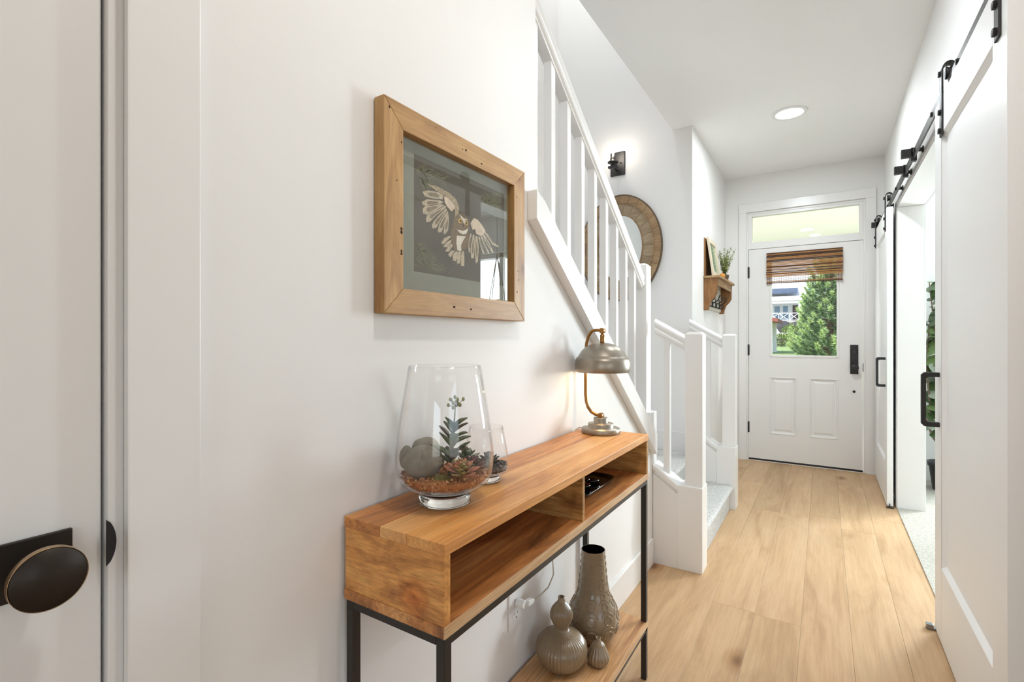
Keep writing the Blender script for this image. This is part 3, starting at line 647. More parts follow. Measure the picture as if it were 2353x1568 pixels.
OWL={'rect':[(0.8000,1.5760),(1.1590,1.5900),(1.1560,1.3250),(0.7970,1.3250)],
'F':[[(0.8240,1.5050),(0.8430,1.5130),(0.8790,1.5180),(0.8970,1.5140),(0.8940,1.5050),(0.8630,1.4990),(0.8330,1.4970)],[(0.8210,1.4810),(0.8390,1.4920),(0.8830,1.5000),(0.8970,1.4990),(0.8870,1.4930),(0.8510,1.4800),(0.8280,1.4750)],[(0.8260,1.4690),(0.8350,1.4760),(0.8790,1.4910),(0.9000,1.4930),(0.8670,1.4720),(0.8390,1.4570),(0.8260,1.4570)],[(0.8360,1.4470),(0.8410,1.4570),(0.8750,1.4760),(0.9040,1.4930),(0.9060,1.4880),(0.8710,1.4630),(0.8490,1.4430),(0.8380,1.4400)],[(0.8550,1.4350),(0.8610,1.4460),(0.8830,1.4670),(0.9060,1.4870),(0.9090,1.4830),(0.8870,1.4550),(0.8710,1.4340),(0.8590,1.4290)],[(0.8750,1.4280),(0.8810,1.4430),(0.8980,1.4660),(0.9110,1.4820),(0.9140,1.4770),(0.9020,1.4500),(0.8890,1.4270),(0.8790,1.4240)],[(0.8960,1.4250),(0.9000,1.4440),(0.9090,1.4650),(0.9140,1.4760),(0.9160,1.4580),(0.9130,1.4350),(0.9020,1.4240)],[(0.8880,1.4010),(0.8980,1.4140),(0.9170,1.4230),(0.9250,1.4230),(0.9090,1.4100),(0.8960,1.3990)],[(0.8940,1.3930),(0.9090,1.4070),(0.9260,1.4160),(0.9270,1.4110),(0.9090,1.3950)],[(0.9020,1.3840),(0.9150,1.4000),(0.9300,1.4080),(0.9330,1.4030),(0.9150,1.3850)],[(0.9130,1.3780),(0.9250,1.3900),(0.9390,1.3910),(0.9220,1.3720)],[(0.9310,1.3660),(0.9300,1.3800),(0.9440,1.3910),(0.9510,1.3900),(0.9430,1.3660)],[(0.9470,1.3610),(0.9460,1.3790),(0.9550,1.3920),(0.9630,1.3930),(0.9590,1.3630)],[(0.9620,1.3570),(0.9620,1.3790),(0.9670,1.3940),(0.9750,1.3950),(0.9770,1.3700),(0.9750,1.3580)],[(1.0580,1.4630),(1.0820,1.4540),(1.1040,1.4370),(1.1300,1.4330),(1.1270,1.4290),(1.0990,1.4320),(1.0660,1.4550)],[(1.0620,1.4520),(1.0820,1.4370),(1.1050,1.4120),(1.0990,1.4090),(1.0740,1.4280),(1.0540,1.4490)],[(1.0510,1.4470),(1.0690,1.4250),(1.0860,1.4060),(1.0800,1.4050),(1.0580,1.4260),(1.0450,1.4440)],[(1.0410,1.4430),(1.0510,1.4220),(1.0620,1.4020),(1.0560,1.4010),(1.0430,1.4200),(1.0340,1.4420)],[(1.0300,1.4440),(1.0370,1.4140),(1.0320,1.3770),(1.0250,1.3710),(1.0200,1.3900),(1.0220,1.4410)],[(1.0170,1.4450),(1.0200,1.4170),(1.0150,1.3840),(1.0050,1.3810),(1.0010,1.4020),(1.0110,1.4420)],[(1.0070,1.4450),(1.0000,1.4200),(0.9990,1.3930),(0.9930,1.3980),(0.9930,1.4250),(1.0000,1.4430)]],
'arm':[[(0.8380,1.5270),(0.8790,1.5300),(0.9170,1.5260),(0.9440,1.5170),(0.9550,1.5000),(0.9510,1.4820),(0.9380,1.4730),(0.9390,1.4890),(0.9260,1.5060),(0.9000,1.5150),(0.8670,1.5190)]],
'cov':[[(0.8980,1.5130),(0.9130,1.5120),(0.9300,1.5040),(0.9390,1.4950),(0.9260,1.4830),(0.9090,1.4910),(0.9000,1.5000)],[(1.0000,1.4700),(1.0150,1.4860),(1.0320,1.4850),(1.0500,1.4750),(1.0670,1.4630),(1.0580,1.4510),(1.0430,1.4450),(1.0250,1.4480),(1.0200,1.4590),(1.0090,1.4550)]],
'body':[[(0.9390,1.4780),(0.9530,1.4850),(0.9760,1.4880),(0.9930,1.4770),(0.9960,1.4600),(0.9900,1.4480),(0.9960,1.4310),(0.9910,1.4070),(0.9710,1.3970),(0.9390,1.3910),(0.9260,1.4080),(0.9220,1.4290),(0.9280,1.4470),(0.9330,1.4620)]],
'white':[[(0.9460,1.4440),(0.9710,1.4450),(0.9920,1.4550),(0.9830,1.4400),(0.9710,1.4360),(0.9570,1.4380)],[(0.9460,1.4290),(0.9810,1.4330),(0.9710,1.4210),(0.9620,1.4080),(0.9640,1.3940),(0.9480,1.3930),(0.9440,1.4110)],[(0.9550,1.4830),(0.9690,1.4700),(0.9760,1.4620),(0.9790,1.4720),(0.9880,1.4780),(0.9740,1.4760),(0.9620,1.4810)]],
'eyes':[[(0.9670,1.4690),(0.9660,1.4660),(0.9630,1.4630),(0.9590,1.4610),(0.9550,1.4610),(0.9520,1.4630),(0.9510,1.4660),(0.9520,1.4690),(0.9550,1.4720),(0.9590,1.4740),(0.9630,1.4740),(0.9660,1.4720)],[(0.9910,1.4680),(0.9900,1.4650),(0.9870,1.4620),(0.9840,1.4610),(0.9810,1.4610),(0.9780,1.4630),(0.9770,1.4650),(0.9780,1.4690),(0.9810,1.4710),(0.9840,1.4730),(0.9870,1.4730),(0.9900,1.4710)]],
'pup':[[(0.9640,1.4690),(0.9640,1.4660),(0.9610,1.4650),(0.9590,1.4640),(0.9570,1.4650),(0.9560,1.4670),(0.9570,1.4690),(0.9590,1.4710),(0.9610,1.4710),(0.9630,1.4710)],[(0.9880,1.4680),(0.9870,1.4660),(0.9850,1.4640),(0.9830,1.4640),(0.9810,1.4640),(0.9800,1.4660),(0.9810,1.4680),(0.9830,1.4700),(0.9850,1.4700),(0.9870,1.4690)],[(0.9680,1.4610),(0.9750,1.4620),(0.9720,1.4540)]],
'branch':[[(0.8020,1.5510),(0.9000,1.5520)],[(0.8090,1.5350),(0.8390,1.5200)],[(0.7980,1.3810),(0.8550,1.3590)],[(0.7980,1.3410),(0.9220,1.3310)],[(0.8020,1.3510),(0.8670,1.3440)],[(1.0500,1.5320),(1.1560,1.5600)],[(1.0450,1.5490),(1.1560,1.5300)],[(1.0660,1.5600),(1.1500,1.5880)]]}

def flat_polys(polys, x, mat_, name):
    m = MB()
    for p in polys: m.prism(p, 'x', x - .00008, x)
    return m.build(name, mat_, prt, kind='stuff')
FEA = flat('owl_feather_print', lin(190, 176, 150), .9, var=.25, vscale=120)
def inset(p, k):
    cy_ = sum(q[0] for q in p) / len(p); cz_ = sum(q[1] for q in p) / len(p)
    return [(cy_ + (q[0] - cy_) * k, cz_ + (q[1] - cz_) * k) for q in p]
brn = MB(); rb_ = random.Random(5)
for (a, b) in OWL['branch']:
    a = Vector(a); b = Vector(b)
    for i in range(46):
        t_ = rb_.random(); c_ = a.lerp(b, t_); an = math.atan2((b - a).y, (b - a).x) + rb_.choice((-1, 1)) * rb_.uniform(.3, .9); L = rb_.uniform(.02, .05)
        e = c_ + Vector((math.cos(an), math.sin(an))) * L; n_ = Vector((-math.sin(an), math.cos(an))) * .0007
        pts = [c_ - n_, c_ + n_, e]
        if all(.798 < q.x < 1.158 and 1.325 < q.y < 1.582 for q in pts): brn.add([(-.7566, q.x, q.y) for q in pts], [(0, 1, 2)])
brn.build('pine_branches', flat('pine_branch_print', lin(134, 134, 100), .9), prt, kind='stuff', norm=False)
flat_polys(OWL['body'], -.7565, flat('owl_body_print', lin(124, 106, 80), .9, var=.3, vscale=160), 'owl_body')
flat_polys(OWL['F'], -.7565, FEA, 'owl_feathers')
flat_polys([inset(p, .55) for p in OWL['F'][:7] + OWL['F'][14:]], -.7563, flat('owl_feather_shade_print', lin(136, 124, 102), .9, var=.2, vscale=90), 'owl_feather_vanes')
flat_polys(OWL['arm'], -.7562, flat('owl_wing_print', lin(168, 152, 124), .9, var=.3, vscale=150), 'owl_wing')
flat_polys(OWL['cov'], -.7560, flat('owl_covert_print', lin(214, 196, 172), .9, var=.15, vscale=120), 'owl_coverts')
flat_polys(OWL['white'], -.7560, flat('owl_white_print', lin(222, 214, 198), .9, var=.12, vscale=120), 'owl_breast')
flat_polys(OWL['eyes'], -.7559, flat('owl_eye_print', lin(206, 168, 74), .8), 'owl_eyes')
flat_polys(OWL['pup'], -.7557, flat('owl_pupil_print', lin(38, 32, 26), .8), 'owl_pupils')
MB().box(-.7490, -.7470, iy0 - .004, iy1 + .004, iz0 - .004, iz1 + .004).build('glass', CLEAR, pic)

# ------------------------------------------------------------------ terrariums
CT = (math.cos(YAW), math.sin(YAW)); TW = (.642, -.766)
def vase(c, prof, foot, name, label):
    o = thing(name, (c[0], c[1], ZT), label, 'glass vase', 'clear glass terrariums')
    MB().lathe(prof, (c[0], c[1], 0), 72, closed=True).build('bowl', CLEAR, o)
    g = MB().lathe(foot, (c[0], c[1], 0), 72, closed=False)
    g.build('foot', GLASSY, o)
    return o
GLASSY, _nt, _p = new_mat('solid_glass')
_p.inputs['Base Color'].default_value = (.93, .95, .92, 1); _p.inputs['Roughness'].default_value = .02; _p.inputs['Transmission Weight'].default_value = 1; _p.inputs['IOR'].default_value = 1.5
C1 = (-.651, .776)
outer = [(.0, .869), (.030, .869), (.052, .8715), (.072, .878), (.088, .890), (.0955, .905), (.0985, .922), (.0990, .938), (.0978, .96), (.0945, .99), (.0895, 1.025), (.0835, 1.06), (.0775, 1.095), (.0728, 1.122)]
inner = [(r - .0022, z) for r, z in reversed(outer[1:])]
inner = [(inner[0][0] + .0005, outer[-1][1] + .0008)] + inner[:-4] + [(.085, .8935), (.069, .8825), (.050, .8760), (.0, .8735)]
foot1 = [(.0, .8464), (.049, .8464), (.0525, .848), (.0525, .860), (.050, .8655), (.046, .8685), (.0, .8685)]
big = vase(C1, outer + inner, foot1, 'glass_terrarium', 'large clear glass vase terrarium with tall succulent and stones')
GR = flat('terracotta_gravel', lin(178, 120, 80), .9, bscale=80, bstr=.3)
rg = random.Random(11)
def chunk(m, c, r, rg, mat=0):
    n = 6; v = []
    base = [(1, 0, 0), (-1, 0, 0), (0, 1, 0), (0, -1, 0), (0, 0, 1), (0, 0, -1)]
    M_ = Matrix.Rotation(rg.uniform(0, 6), 3, Vector((rg.uniform(-1, 1), rg.uniform(-1, 1), rg.uniform(-1, 1) + .01)).normalized())
    for b in base:
        q = M_ @ Vector(b) * r * rg.uniform(.65, 1.25); v.append((c[0] + q.x, c[1] + q.y, c[2] + q.z))
    m.add(v, [(0, 2, 4), (2, 1, 4), (1, 3, 4), (3, 0, 4), (2, 0, 5), (1, 2, 5), (3, 1, 5), (0, 3, 5)], mat)
gm = MB().lathe([(0, .8760), (.048, .8785), (.066, .8850), (.080, .8950), (.086, .9020), (.07, .9035), (0, .9045)], (C1[0], C1[1], 0), 40, smooth=False)
for i in range(900):
    if i < 520:
        a = rg.uniform(0, 6.283); q = math.sqrt(rg.random()) * .083; z = .9045 + rg.uniform(-.003, .004)
    else:
        a = rg.uniform(0, 6.283); z = rg.uniform(.883, .905)
        q = .0615 + (.0875 - .0615) * min(1, (z - .883) / .019) ** .8
    chunk(gm, (C1[0] + q * math.cos(a), C1[1] + q * math.sin(a), z), rg.uniform(.0022, .0042), rg, rg.choice((0, 0, 1, 2)))
gm.build('gravel', [GR, flat('pale_gravel', lin(208, 162, 122), .9), flat('brown_gravel', lin(142, 94, 62), .9)], label='terracotta coloured gravel filling the large glass vase', cat='gravel', kind='stuff', loc=(C1[0], C1[1], .876), norm=False)
def at1(right, toward, z): return (C1[0] + CT[0] * right + TW[0] * toward, C1[1] + CT[1] * right + TW[1] * toward, z)
STN = flat('grey_river_stone', lin(126, 120, 106), .75, bscale=60, bstr=.15, var=.3, vscale=30)
MB().blob(at1(-.043, .030, .934), (.040, .034, .031), 14, seed=1, amp=.05, rot=.6).build('stone', STN, label='big rounded grey stone in front inside the large vase', cat='stone', group='stones in the terrarium')
MB().blob(at1(-.040, -.034, .936), (.034, .028, .036), 12, seed=2, amp=.05, rot=.2).build('stone', STN, label='upright grey stone behind the tall succulent', cat='stone', group='stones in the terrarium')
MB().blob(at1(-.079, -.006, .934), (.012, .016, .026), 10, seed=3, amp=.05).build('stone', STN, label='narrow grey stone against the glass of the large vase', cat='stone', group='stones in the terrarium')
MOSS = flat('yellow_green_moss', lin(146, 148, 86), .95, bscale=200, bstr=.8)
ms = MB()
for i in range(160):
    q = at1(rg.gauss(-.005, .008), .058 + rg.gauss(0, .006), 0); L = rg.uniform(.006, .016)
    ms.leaf((q[0], q[1], .905), (rg.uniform(-.6, .6), rg.uniform(-.6, .6), 1), (1, .2, 0), L, .0012, k=2)
ms.build('moss_tuft', MOSS, label='small yellow green moss tuft beside the big stone', cat='moss', kind='stuff', norm=False)
SG = flat('succulent_green', lin(82, 94, 58), .6, var=.2, vscale=60)
SGD = flat('succulent_brown_green', lin(86, 76, 62), .5, var=.25, vscale=60)
FLW = flat('succulent_bud', lin(150, 152, 112), .6)
b0 = at1(.010, .018, .903); tip_ = at1(.018, .016, 1.0)
suc = thing('succulent', b0, 'tall dark green succulent with flower stalk in the large vase', 'succulent')
MB().tube([b0, at1(.011, .018, .94), at1(.015, .017, .97), tip_], [.0045, .004, .0035, .0025], 8).build('stem', SGD, suc)
lv = [(.915, -1, .5, .052, 30), (.917, 1, .4, .056, 12), (.925, -.85, .55, .050, 45), (.930, .5, 1, .038, 40), (.938, -1, -.3, .050, 35), (.945, 1, .1, .046, 35), (.952, .9, .6, .042, 20), (.958, -.8, .5, .045, 50), (.965, .95, -.2, .040, 30), (.972, -1, .1, .042, 48), (.978, .8, .3, .034, 30), (.984, -.9, -.2, .034, 52), (.990, 1, .3, .036, 40), (.995, -.7, .4, .032, 55), (.998, .9, -.3, .034, 42), (.93, -.3, -1, .04, 40), (.96, .2, -1, .035, 40), (.97, .1, .9, .030, 45)]
for i, (z, rr, tt, L, el) in enumerate(lv):
    f_ = (z - .903) / .097; p_ = Vector(b0).lerp(Vector(tip_), f_)
    hd = Vector((CT[0] * rr + TW[0] * tt, CT[1] * rr + TW[1] * tt, 0)).normalized(); e_ = math.radians(el)
    d_ = hd * math.cos(e_) + Vector((0, 0, math.sin(e_)))
    MB().leaf(p_, d_, (0, 0, 1), L, .0225, fold=.45, curl=-.02 if i % 2 else .12, k=6, thick=.0015).build('leaf', SG if i % 3 else SGD, suc)
st_ = MB().tube([tip_, at1(.020, .016, 1.03), at1(.021, .015, 1.046)], [.0018, .0014, .001], 6)
bd = MB()
for i in range(11):
    a = i * 2.4; rr = .004 + .016 * (i / 11) ** .8
    e_ = (at1(.021, .015, 0)[0] + rr * math.cos(a), at1(.021, .015, 0)[1] + rr * math.sin(a), 1.052 + .008 * math.sin(i * 1.7) - .003 * i / 11)
    st_.tube([at1(.021, .015, 1.040), e_], .0007, 5); bd.blob(e_, (.0033, .0033, .0042), 5)
st_.build('flower_stalk', FLW, suc); bd.build('flower_buds', FLW, suc)
def rosette(name, c, R, mats, label, n=30, parent_leafs=True, tilt=(0, 0)):
    o = thing(name, c, label, 'succulent')
    for i in range(n):
        t_ = i / n; a = i * 2.39996; el = math.radians(12 + 70 * t_ ** 1.2); L = R * (1.0 - .5 * t_)
        d_ = (math.cos(a) * math.cos(el) + tilt[0], math.sin(a) * math.cos(el) + tilt[1], math.sin(el))
        MB().leaf((c[0], c[1], c[2] + .012 * t_), d_, (-math.cos(a) * .6, -math.sin(a) * .6, 1), L, R * .50, fold=.35, curl=-.12, k=5, tip=1.5, thick=.0016).build('leaf', mats[i % len(mats)], o)
    return o
PK = flat('rosette_peach', lin(206, 138, 106), .5, var=.2, vscale=90); PG = flat('rosette_olive', lin(166, 150, 100), .5, var=.2, vscale=70); PP = flat('rosette_plum', lin(126, 84, 78), .5, var=.2, vscale=70)
rosette('succulent', at1(.031, .046, .909), .042, [PK, PG, PG, PK], 'peach and olive rosette succulent in front of the tall one', 30, tilt=(.1, -.12))
rosette('succulent', at1(.058, -.004, .909), .033, [PP, PP, SGD], 'plum coloured rosette succulent at the back of the large vase', 18)
rosette('succulent', at1(.046, -.046, .914), .036, [SG, flat('pale_succulent', lin(150, 156, 134), .5)], 'pale grey green rosette behind in the large vase', 16)
# smaller vase
C2 = (-.668, .945)
o2 = [(.0, .861), (.022, .861), (.036, .8630), (.047, .8675), (.0530, .8750), (.0535, .882), (.0520, .90), (.0480, .925), (.0435, .95), (.0393, .973)]
i2 = [(r - .0016, z) for r, z in reversed(o2[4:])] + [(.046, .8695), (.034, .8655), (0, .8640)]
sm = vase(C2, o2 + i2, [(.0, .8464), (.030, .8464), (.0326, .848), (.0326, .8565), (.029, .8605), (.0, .8605)], 'glass_terrarium', 'small clear glass vase with dark pebbles behind the large one')
gm = MB().lathe([(0, .8655), (.032, .8672), (.045, .8715), (.0490, .8765), (.047, .8830), (0, .886)], (C2[0], C2[1], 0), 30, smooth=False)
for i in range(150):
    a = rg.uniform(0, 6.283); q = math.sqrt(rg.random()) * .045; z = .884 + rg.uniform(-.001, .006)
    if i > 80: q = .0455; z = rg.uniform(.875, .886)
    chunk(gm, (C2[0] + q * math.cos(a), C2[1] + q * math.sin(a), z), rg.uniform(.0035, .0062), rg, rg.choice((0, 1)))
gm.build('gravel', [flat('dark_pebble', lin(74, 66, 60), .6), flat('taupe_pebble', lin(128, 114, 102), .6)], label='dark mixed pebbles filling the small glass vase', cat='gravel', kind='stuff', loc=(C2[0], C2[1], .8655), norm=False)
rosette('succulent', (C2[0] + .008, C2[1], .887), .030, [flat('black_green_succulent', lin(54, 58, 48), .5), SGD], 'spiky dark succulent in the small glass vase', 20)

# ------------------------------------------------------------------ table lamp
BRASS = flat('aged_nickel', lin(152, 144, 132), .38, .85, bscale=40, bstr=.03, var=.12, vscale=20)
BRS2 = flat('antique_brass', lin(150, 108, 62), .3, .9, var=.15, vscale=30)
LX, LY = -.665, 1.64
lamp = thing('table_lamp', (LX, LY, ZT), 'aged brass table lamp with domed metal shade', 'table lamp')
MB().lathe([(0, .8465), (.066, .8465), (.067, .848), (.067, .862), (.0655, .8640), (.0455, .8655), (.0445, .867), (.0445, .8790), (.0430, .8805), (.0265, .8820), (.0250, .8835), (.0250, .8995), (.0240, .9005), (0, .9005)], (LX, LY, 0), 56).build('base', BRASS, lamp)
AX = LX - .058
path = [(LX, LY, .907), (LX - .020, LY, .909), (LX - .036, LY, .917), (LX - .048, LY, .932), (LX - .055, LY, .952), (AX, LY, .98), (AX, LY, 1.06), (AX + .001, LY, 1.13), (AX + .004, LY, 1.162), (AX + .012, LY, 1.188), (AX + .023, LY, 1.203), (AX + .034, LY, 1.208), (LX + .002, LY, 1.208)]
MB().tube(path, .0056, 12).build('arm', BRS2, lamp)
kn_ = MB().cyl((LX, LY - .010, .907), .0095, .02, 'y', 18)
kn_.cyl((LX + .006, LY - .010, 1.206), .0095, .02, 'y', 18)
kn_.build('knuckle', BRS2, lamp, bevel=.001)
MB().lathe([(.0, 1.199), (.0045, 1.199), (.0045, 1.194), (.0080, 1.191), (.0082, 1.166), (.0075, 1.162), (.0, 1.162)], (LX + .006, LY, 0), 20).build('socket_stem', BRS2, lamp)
sh_o = [(.0085, 1.163), (.020, 1.1628), (.040, 1.158), (.058, 1.149), (.072, 1.136), (.082, 1.121), (.0868, 1.113), (.0905, 1.111), (.0945, 1.100), (.0965, 1.085), (.0960, 1.072), (.0935, 1.062), (.0922, 1.0608)]
sh_i = [(.0910, 1.0625), (.0940, 1.074), (.0945, 1.085), (.0925, 1.099), (.0885, 1.1095), (.0800, 1.119), (.0700, 1.134), (.0565, 1.147), (.040, 1.1562), (.020, 1.1608), (.0085, 1.161)]
MB().lathe(sh_o + sh_i, (LX + .006, LY, 0), 64, closed=True).build('shade', BRASS, lamp)
MB().blob((LX + .006, LY, 1.100), (.021, .021, .028), 10).build('bulb', flat('warm_bulb', (1, .8, .55, 1), .4, emit=14, ecol=(1, .68, .36, 1)), lamp)
MB().lathe([(.012, 1.122), (.012, 1.162)], (LX + .006, LY, 0), 14).build('socket', BRS2, lamp)
light('lamp_glow', 'POINT', (LX + .006, LY, 1.072), (0, 0, 0), .55, (1, .72, .42), .02)
CORD = flat('clear_cord', lin(190, 180, 160), .4)
MB().tube([(LX - .066, LY, .856), (LX - .080, LY - .002, .858), (-.7555, LY - .01, .850), (-.7611, LY - .03, .83), (-.7611, 1.55, .7), (-.7611, 1.46, .56), (-.7580, 1.443, .48), (-.750, 1.438, .45), (-.738, 1.42, .415), (-.731, 1.37, .397), (-.729, 1.31, .397), (-.729, 1.268, .404)], .0021, 7).build('cord', CORD, lamp)
pl = MB().prism([(1.236, .400), (1.262, .397), (1.270, .401), (1.270, .408), (1.262, .412), (1.236, .416)], 'x', -.738, -.722).cyl((-.758, 1.226, .408), .012, .028, 'x', 14)
pl.build('plug', flat('clear_plug_plastic', (.8, .8, .78, 1), .1, spec=.8), lamp, bevel=.002)
# wall outlet
out = thing('wall_outlet', (XL, 1.225, .392), 'white wall outlet with the lamp plugged in under the console', 'wall outlet')
MB().box(XL, XL + .005, 1.190, 1.260, .335, .449).build('cover_plate', TRIM, out, bevel=.002)
for z in (.372, .411):
    rc = MB().prism([(1.225 + .017 * math.cos(q), z + .0155 * math.sin(q) * (1 if abs(math.sin(q)) < .8 else .88)) for q in [2 * math.pi * i / 24 for i in range(24)]], 'x', XL + .005, XL + .0065).build('receptacle', TRIM, out)
    s2 = MB().box(XL + .0062, XL + .0068, 1.2165, 1.2185, z, z + .009).box(XL + .0062, XL + .0068, 1.2305, 1.2325, z + .001, z + .008)
    s2.cyl((XL + .0062, 1.2245, z - .007), .0025, .0006, 'x', 10).build('slots', BLACKH, rc)
# ------------------------------------------------------------------ ceramic vases on the lower shelf
CER = flat('taupe_glazed_ceramic', lin(138, 118, 92), .28, var=.14, vscale=25, coat=.3)
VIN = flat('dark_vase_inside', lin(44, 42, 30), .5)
def ribbed(n, amp): return lambda r, z, t_: r * (1 + amp * (abs(math.cos(n * t_ / 2)) - .5)) if r > .012 else r
gz = .2005
go = [(0, gz), (.034, gz), (.042, gz + .003), (.060, gz + .018), (.071, gz + .036), (.0755, gz + .056), (.072, gz + .074), (.058, gz + .092), (.038, gz + .104), (.023, gz + .110), (.0195, gz + .115), (.0200, gz + .122), (.027, gz + .134), (.0325, gz + .148), (.0330, gz + .160), (.029, gz + .173), (.021, gz + .184), (.0125, gz + .193), (.0098, gz + .200), (.0105, gz + .208), (.0085, gz + .2085), (.0075, gz + .20), (.006, gz + .185), (0, gz + .18)]
v1 = thing('ceramic_vase', (-.661, 1.323, gz), 'ribbed taupe double gourd vase with narrow neck on the lower shelf', 'vase', 'ceramic vases on the console shelf')
MB().lathe(go, (-.661, 1.323, 0), 144, fn=ribbed(46, .075)).build('body', CER, v1)
ta = [(0, gz), (.040, gz), (.047, gz + .003), (.064, gz + .018), (.076, gz + .040), (.0825, gz + .066), (.082, gz + .086), (.076, gz + .108), (.066, gz + .128), (.056, gz + .146), (.050, gz + .162), (.0470, gz + .182), (.0445, gz + .205), (.0420, gz + .235), (.0395, gz + .265), (.0385, gz + .286), (.0390, gz + .291), (.0365, gz + .2915), (.0355, gz + .285), (.036, gz + .24), (.038, gz + .2), (0, gz + .19)]
v2 = thing('ceramic_vase', (-.635, 1.502, gz), 'tall taupe bottle vase with embossed rings at the back of the shelf', 'vase', 'ceramic vases on the console shelf')
MB().lathe(ta[:17], (-.635, 1.502, 0), 72).lathe([(r, z) for r, z in ta[16:18]], (-.635, 1.502, 0), 72).build('body', CER, v2)
MB().lathe(ta[17:], (-.635, 1.502, 0), 48).build('inside', VIN, v2)
def prof_r(z):
    for (r0, z0), (r1, z1) in zip(ta[1:17], ta[2:17]):
        if z0 <= z <= z1: return r0 + (r1 - r0) * (z - z0) / max(1e-6, z1 - z0), (r1 - r0) / max(1e-6, z1 - z0)
    return .04, 0
rg2 = MB()
def ring_on(zc, th, R, tube_r, arc=(0, 6.2832), n=20):
    pts = []
    r0, sl = prof_r(zc)
    for i in range(n + 1):
        q = arc[0] + (arc[1] - arc[0]) * i / n
        z = zc + R * math.sin(q); r, _ = prof_r(z); t_ = th + R * math.cos(q) / r0
        pts.append((-.635 + (r + .0002) * math.cos(t_), 1.502 + (r + .0002) * math.sin(t_), z))
    rg2.tube(pts, tube_r, 6)
for j in range(9):
    th = j * 2 * math.pi / 9 + .15
    for k_, (z, R, tr) in enumerate([(.272, .0050, .0010), (.252, .0055, .0011), (.230, .0060, .0012), (.207, .0068, .0013), (.184, .0075, .0014), (.160, .0085, .0016), (.132, .0100, .0018), (.096, .0125, .0021), (.050, .0140, .0020)]):
        ring_on(gz + z, th, R, tr)
        if z < .2: ring_on(gz + z, th, R * 1.9, tr * .7, (.35, 2.8), 14)
rg2.build('relief_rings', CER, v2)
sm_ = [(0, gz), (.018, gz), (.024, gz + .003), (.031, gz + .014), (.033, gz + .024), (.030, gz + .036), (.0245, gz + .046), (.0215, gz + .054), (.0195, gz + .060), (.013, gz + .067), (.0075, gz + .072), (.0070, gz + .077), (.0078, gz + .081), (.0060, gz + .0812), (.0050, gz + .075), (0, gz + .07)]
v3 = thing('ceramic_vase', (-.572, 1.39, gz), 'small ribbed taupe bud vase beside the double gourd vase', 'vase', 'ceramic vases on the console shelf')
MB().lathe(sm_, (-.572, 1.39, 0), 96, fn=ribbed(18, .08)).build('body', CER, v3)
# ------------------------------------------------------------------ tray in the console cubby
def rrect(cx, cy, hx, hy, r, n=6):
    p = []
    for sx, sy, a0 in ((1, 1, 0), (-1, 1, 1), (-1, -1, 2), (1, -1, 3)):
        for i in range(n + 1):
            a = (a0 + i / n) * math.pi / 2
            p.append((cx + sx * (hx - r) + r * math.cos(a), cy + sy * (hy - r) + r * math.sin(a)))
    return p
GB = flat('glossy_black_glaze', (.004, .004, .004, 1), .06, coat=.5)
tc_ = (-.640, 1.435)
tm = MB(); rings = [(.050, .118, .7115), (.056, .126, .7125), (.0620, .137, .7225), (.0635, .1385, .7240), (.0620, .137, .7242), (.0550, .125, .7165), (.048, .116, .7150)]
v = []
for hx, hy, z in rings: v += [(p[0], p[1], z) for p in rrect(tc_[0], tc_[1], hx, hy, .04)]
n_ = 28; fc = [(i * n_ + j, i * n_ + (j + 1) % n_, (i + 1) * n_ + (j + 1) % n_, (i + 1) * n_ + j) for i in range(len(rings) - 1) for j in range(n_)]
fc += [tuple(range(n_ - 1, -1, -1)), tuple(range((len(rings) - 1) * n_, len(rings) * n_))]
tm.add(v, fc, 0, True); tm.build('tray', GB, label='glossy black rounded tray in the console cubby', cat='tray')
sg = thing('sunglasses', (-.635, 1.45, .7150), 'black sunglasses lying in the tray', 'sunglasses')
for yy in (1.415, 1.485):
    MB().blob((-.632, yy, .7235), (.024, .029, .0075), 10).build('lens', GB, sg)
fr_ = MB().tube([(-.632, 1.44, .7290), (-.628, 1.450, .7320), (-.632, 1.46, .7290)], .0025, 8)
for yy in (1.388, 1.512): fr_.tube([(-.632, yy, .7265), (-.650, yy, .7262), (-.672, 1.45 + (yy - 1.45) * .6, .7250)], .002, 6)
fr_.build('frame', GB, sg)
# ------------------------------------------------------------------ oval wood mirror
MW = wood('weathered_mirror_wood', lin(138, 118, 92), lin(168, 148, 120), lin(188, 168, 140), 'x', 2.2, .6, 5, 23, spread=.15, knots=False, grain=.3)
MW2 = wood('brown_mirror_wood', lin(130, 102, 70), lin(164, 134, 98), lin(184, 156, 120), 'x', 2.2, .6, 5, 29, spread=.15, knots=False, grain=.3)
MX, MZ, MY = -1.38, 1.906, 3.82
mir = thing('wall_mirror', (MX, MY, 1.482), 'oval wall mirror in a wide wooden frame on the stairwell wall', 'mirror')
def ell(a, b, q): return (MX + a * math.cos(q), MZ + b * math.sin(q))
def ring_seg(a0, b0, a1, b1, q0, q1, yb, yf, mat_, name, n=3):
    o_ = [ell(a1, b1, q0 + (q1 - q0) * i / n) for i in range(n + 1)]; i_ = [ell(a0, b0, q1 - (q1 - q0) * i / n) for i in range(n + 1)]
    return MB().prism(o_ + i_, 'y', yf, yb).build(name, mat_, mir, bevel=.001, seg=1)
for k_, (a0, b0, a1, b1, yf, n_, mt) in enumerate(((.191, .268, .272, .350, MY - .028, 22, MW), (.280, .358, .332, .412, MY - .034, 26, MW2))):
    for i in range(n_):
        q0 = 2 * math.pi * i / n_ + k_ * .1; q1 = q0 + 2 * math.pi / n_ - .004
        ring_seg(a0, b0, a1, b1, q0, q1, MY - .004, yf, mt, 'frame_segment')
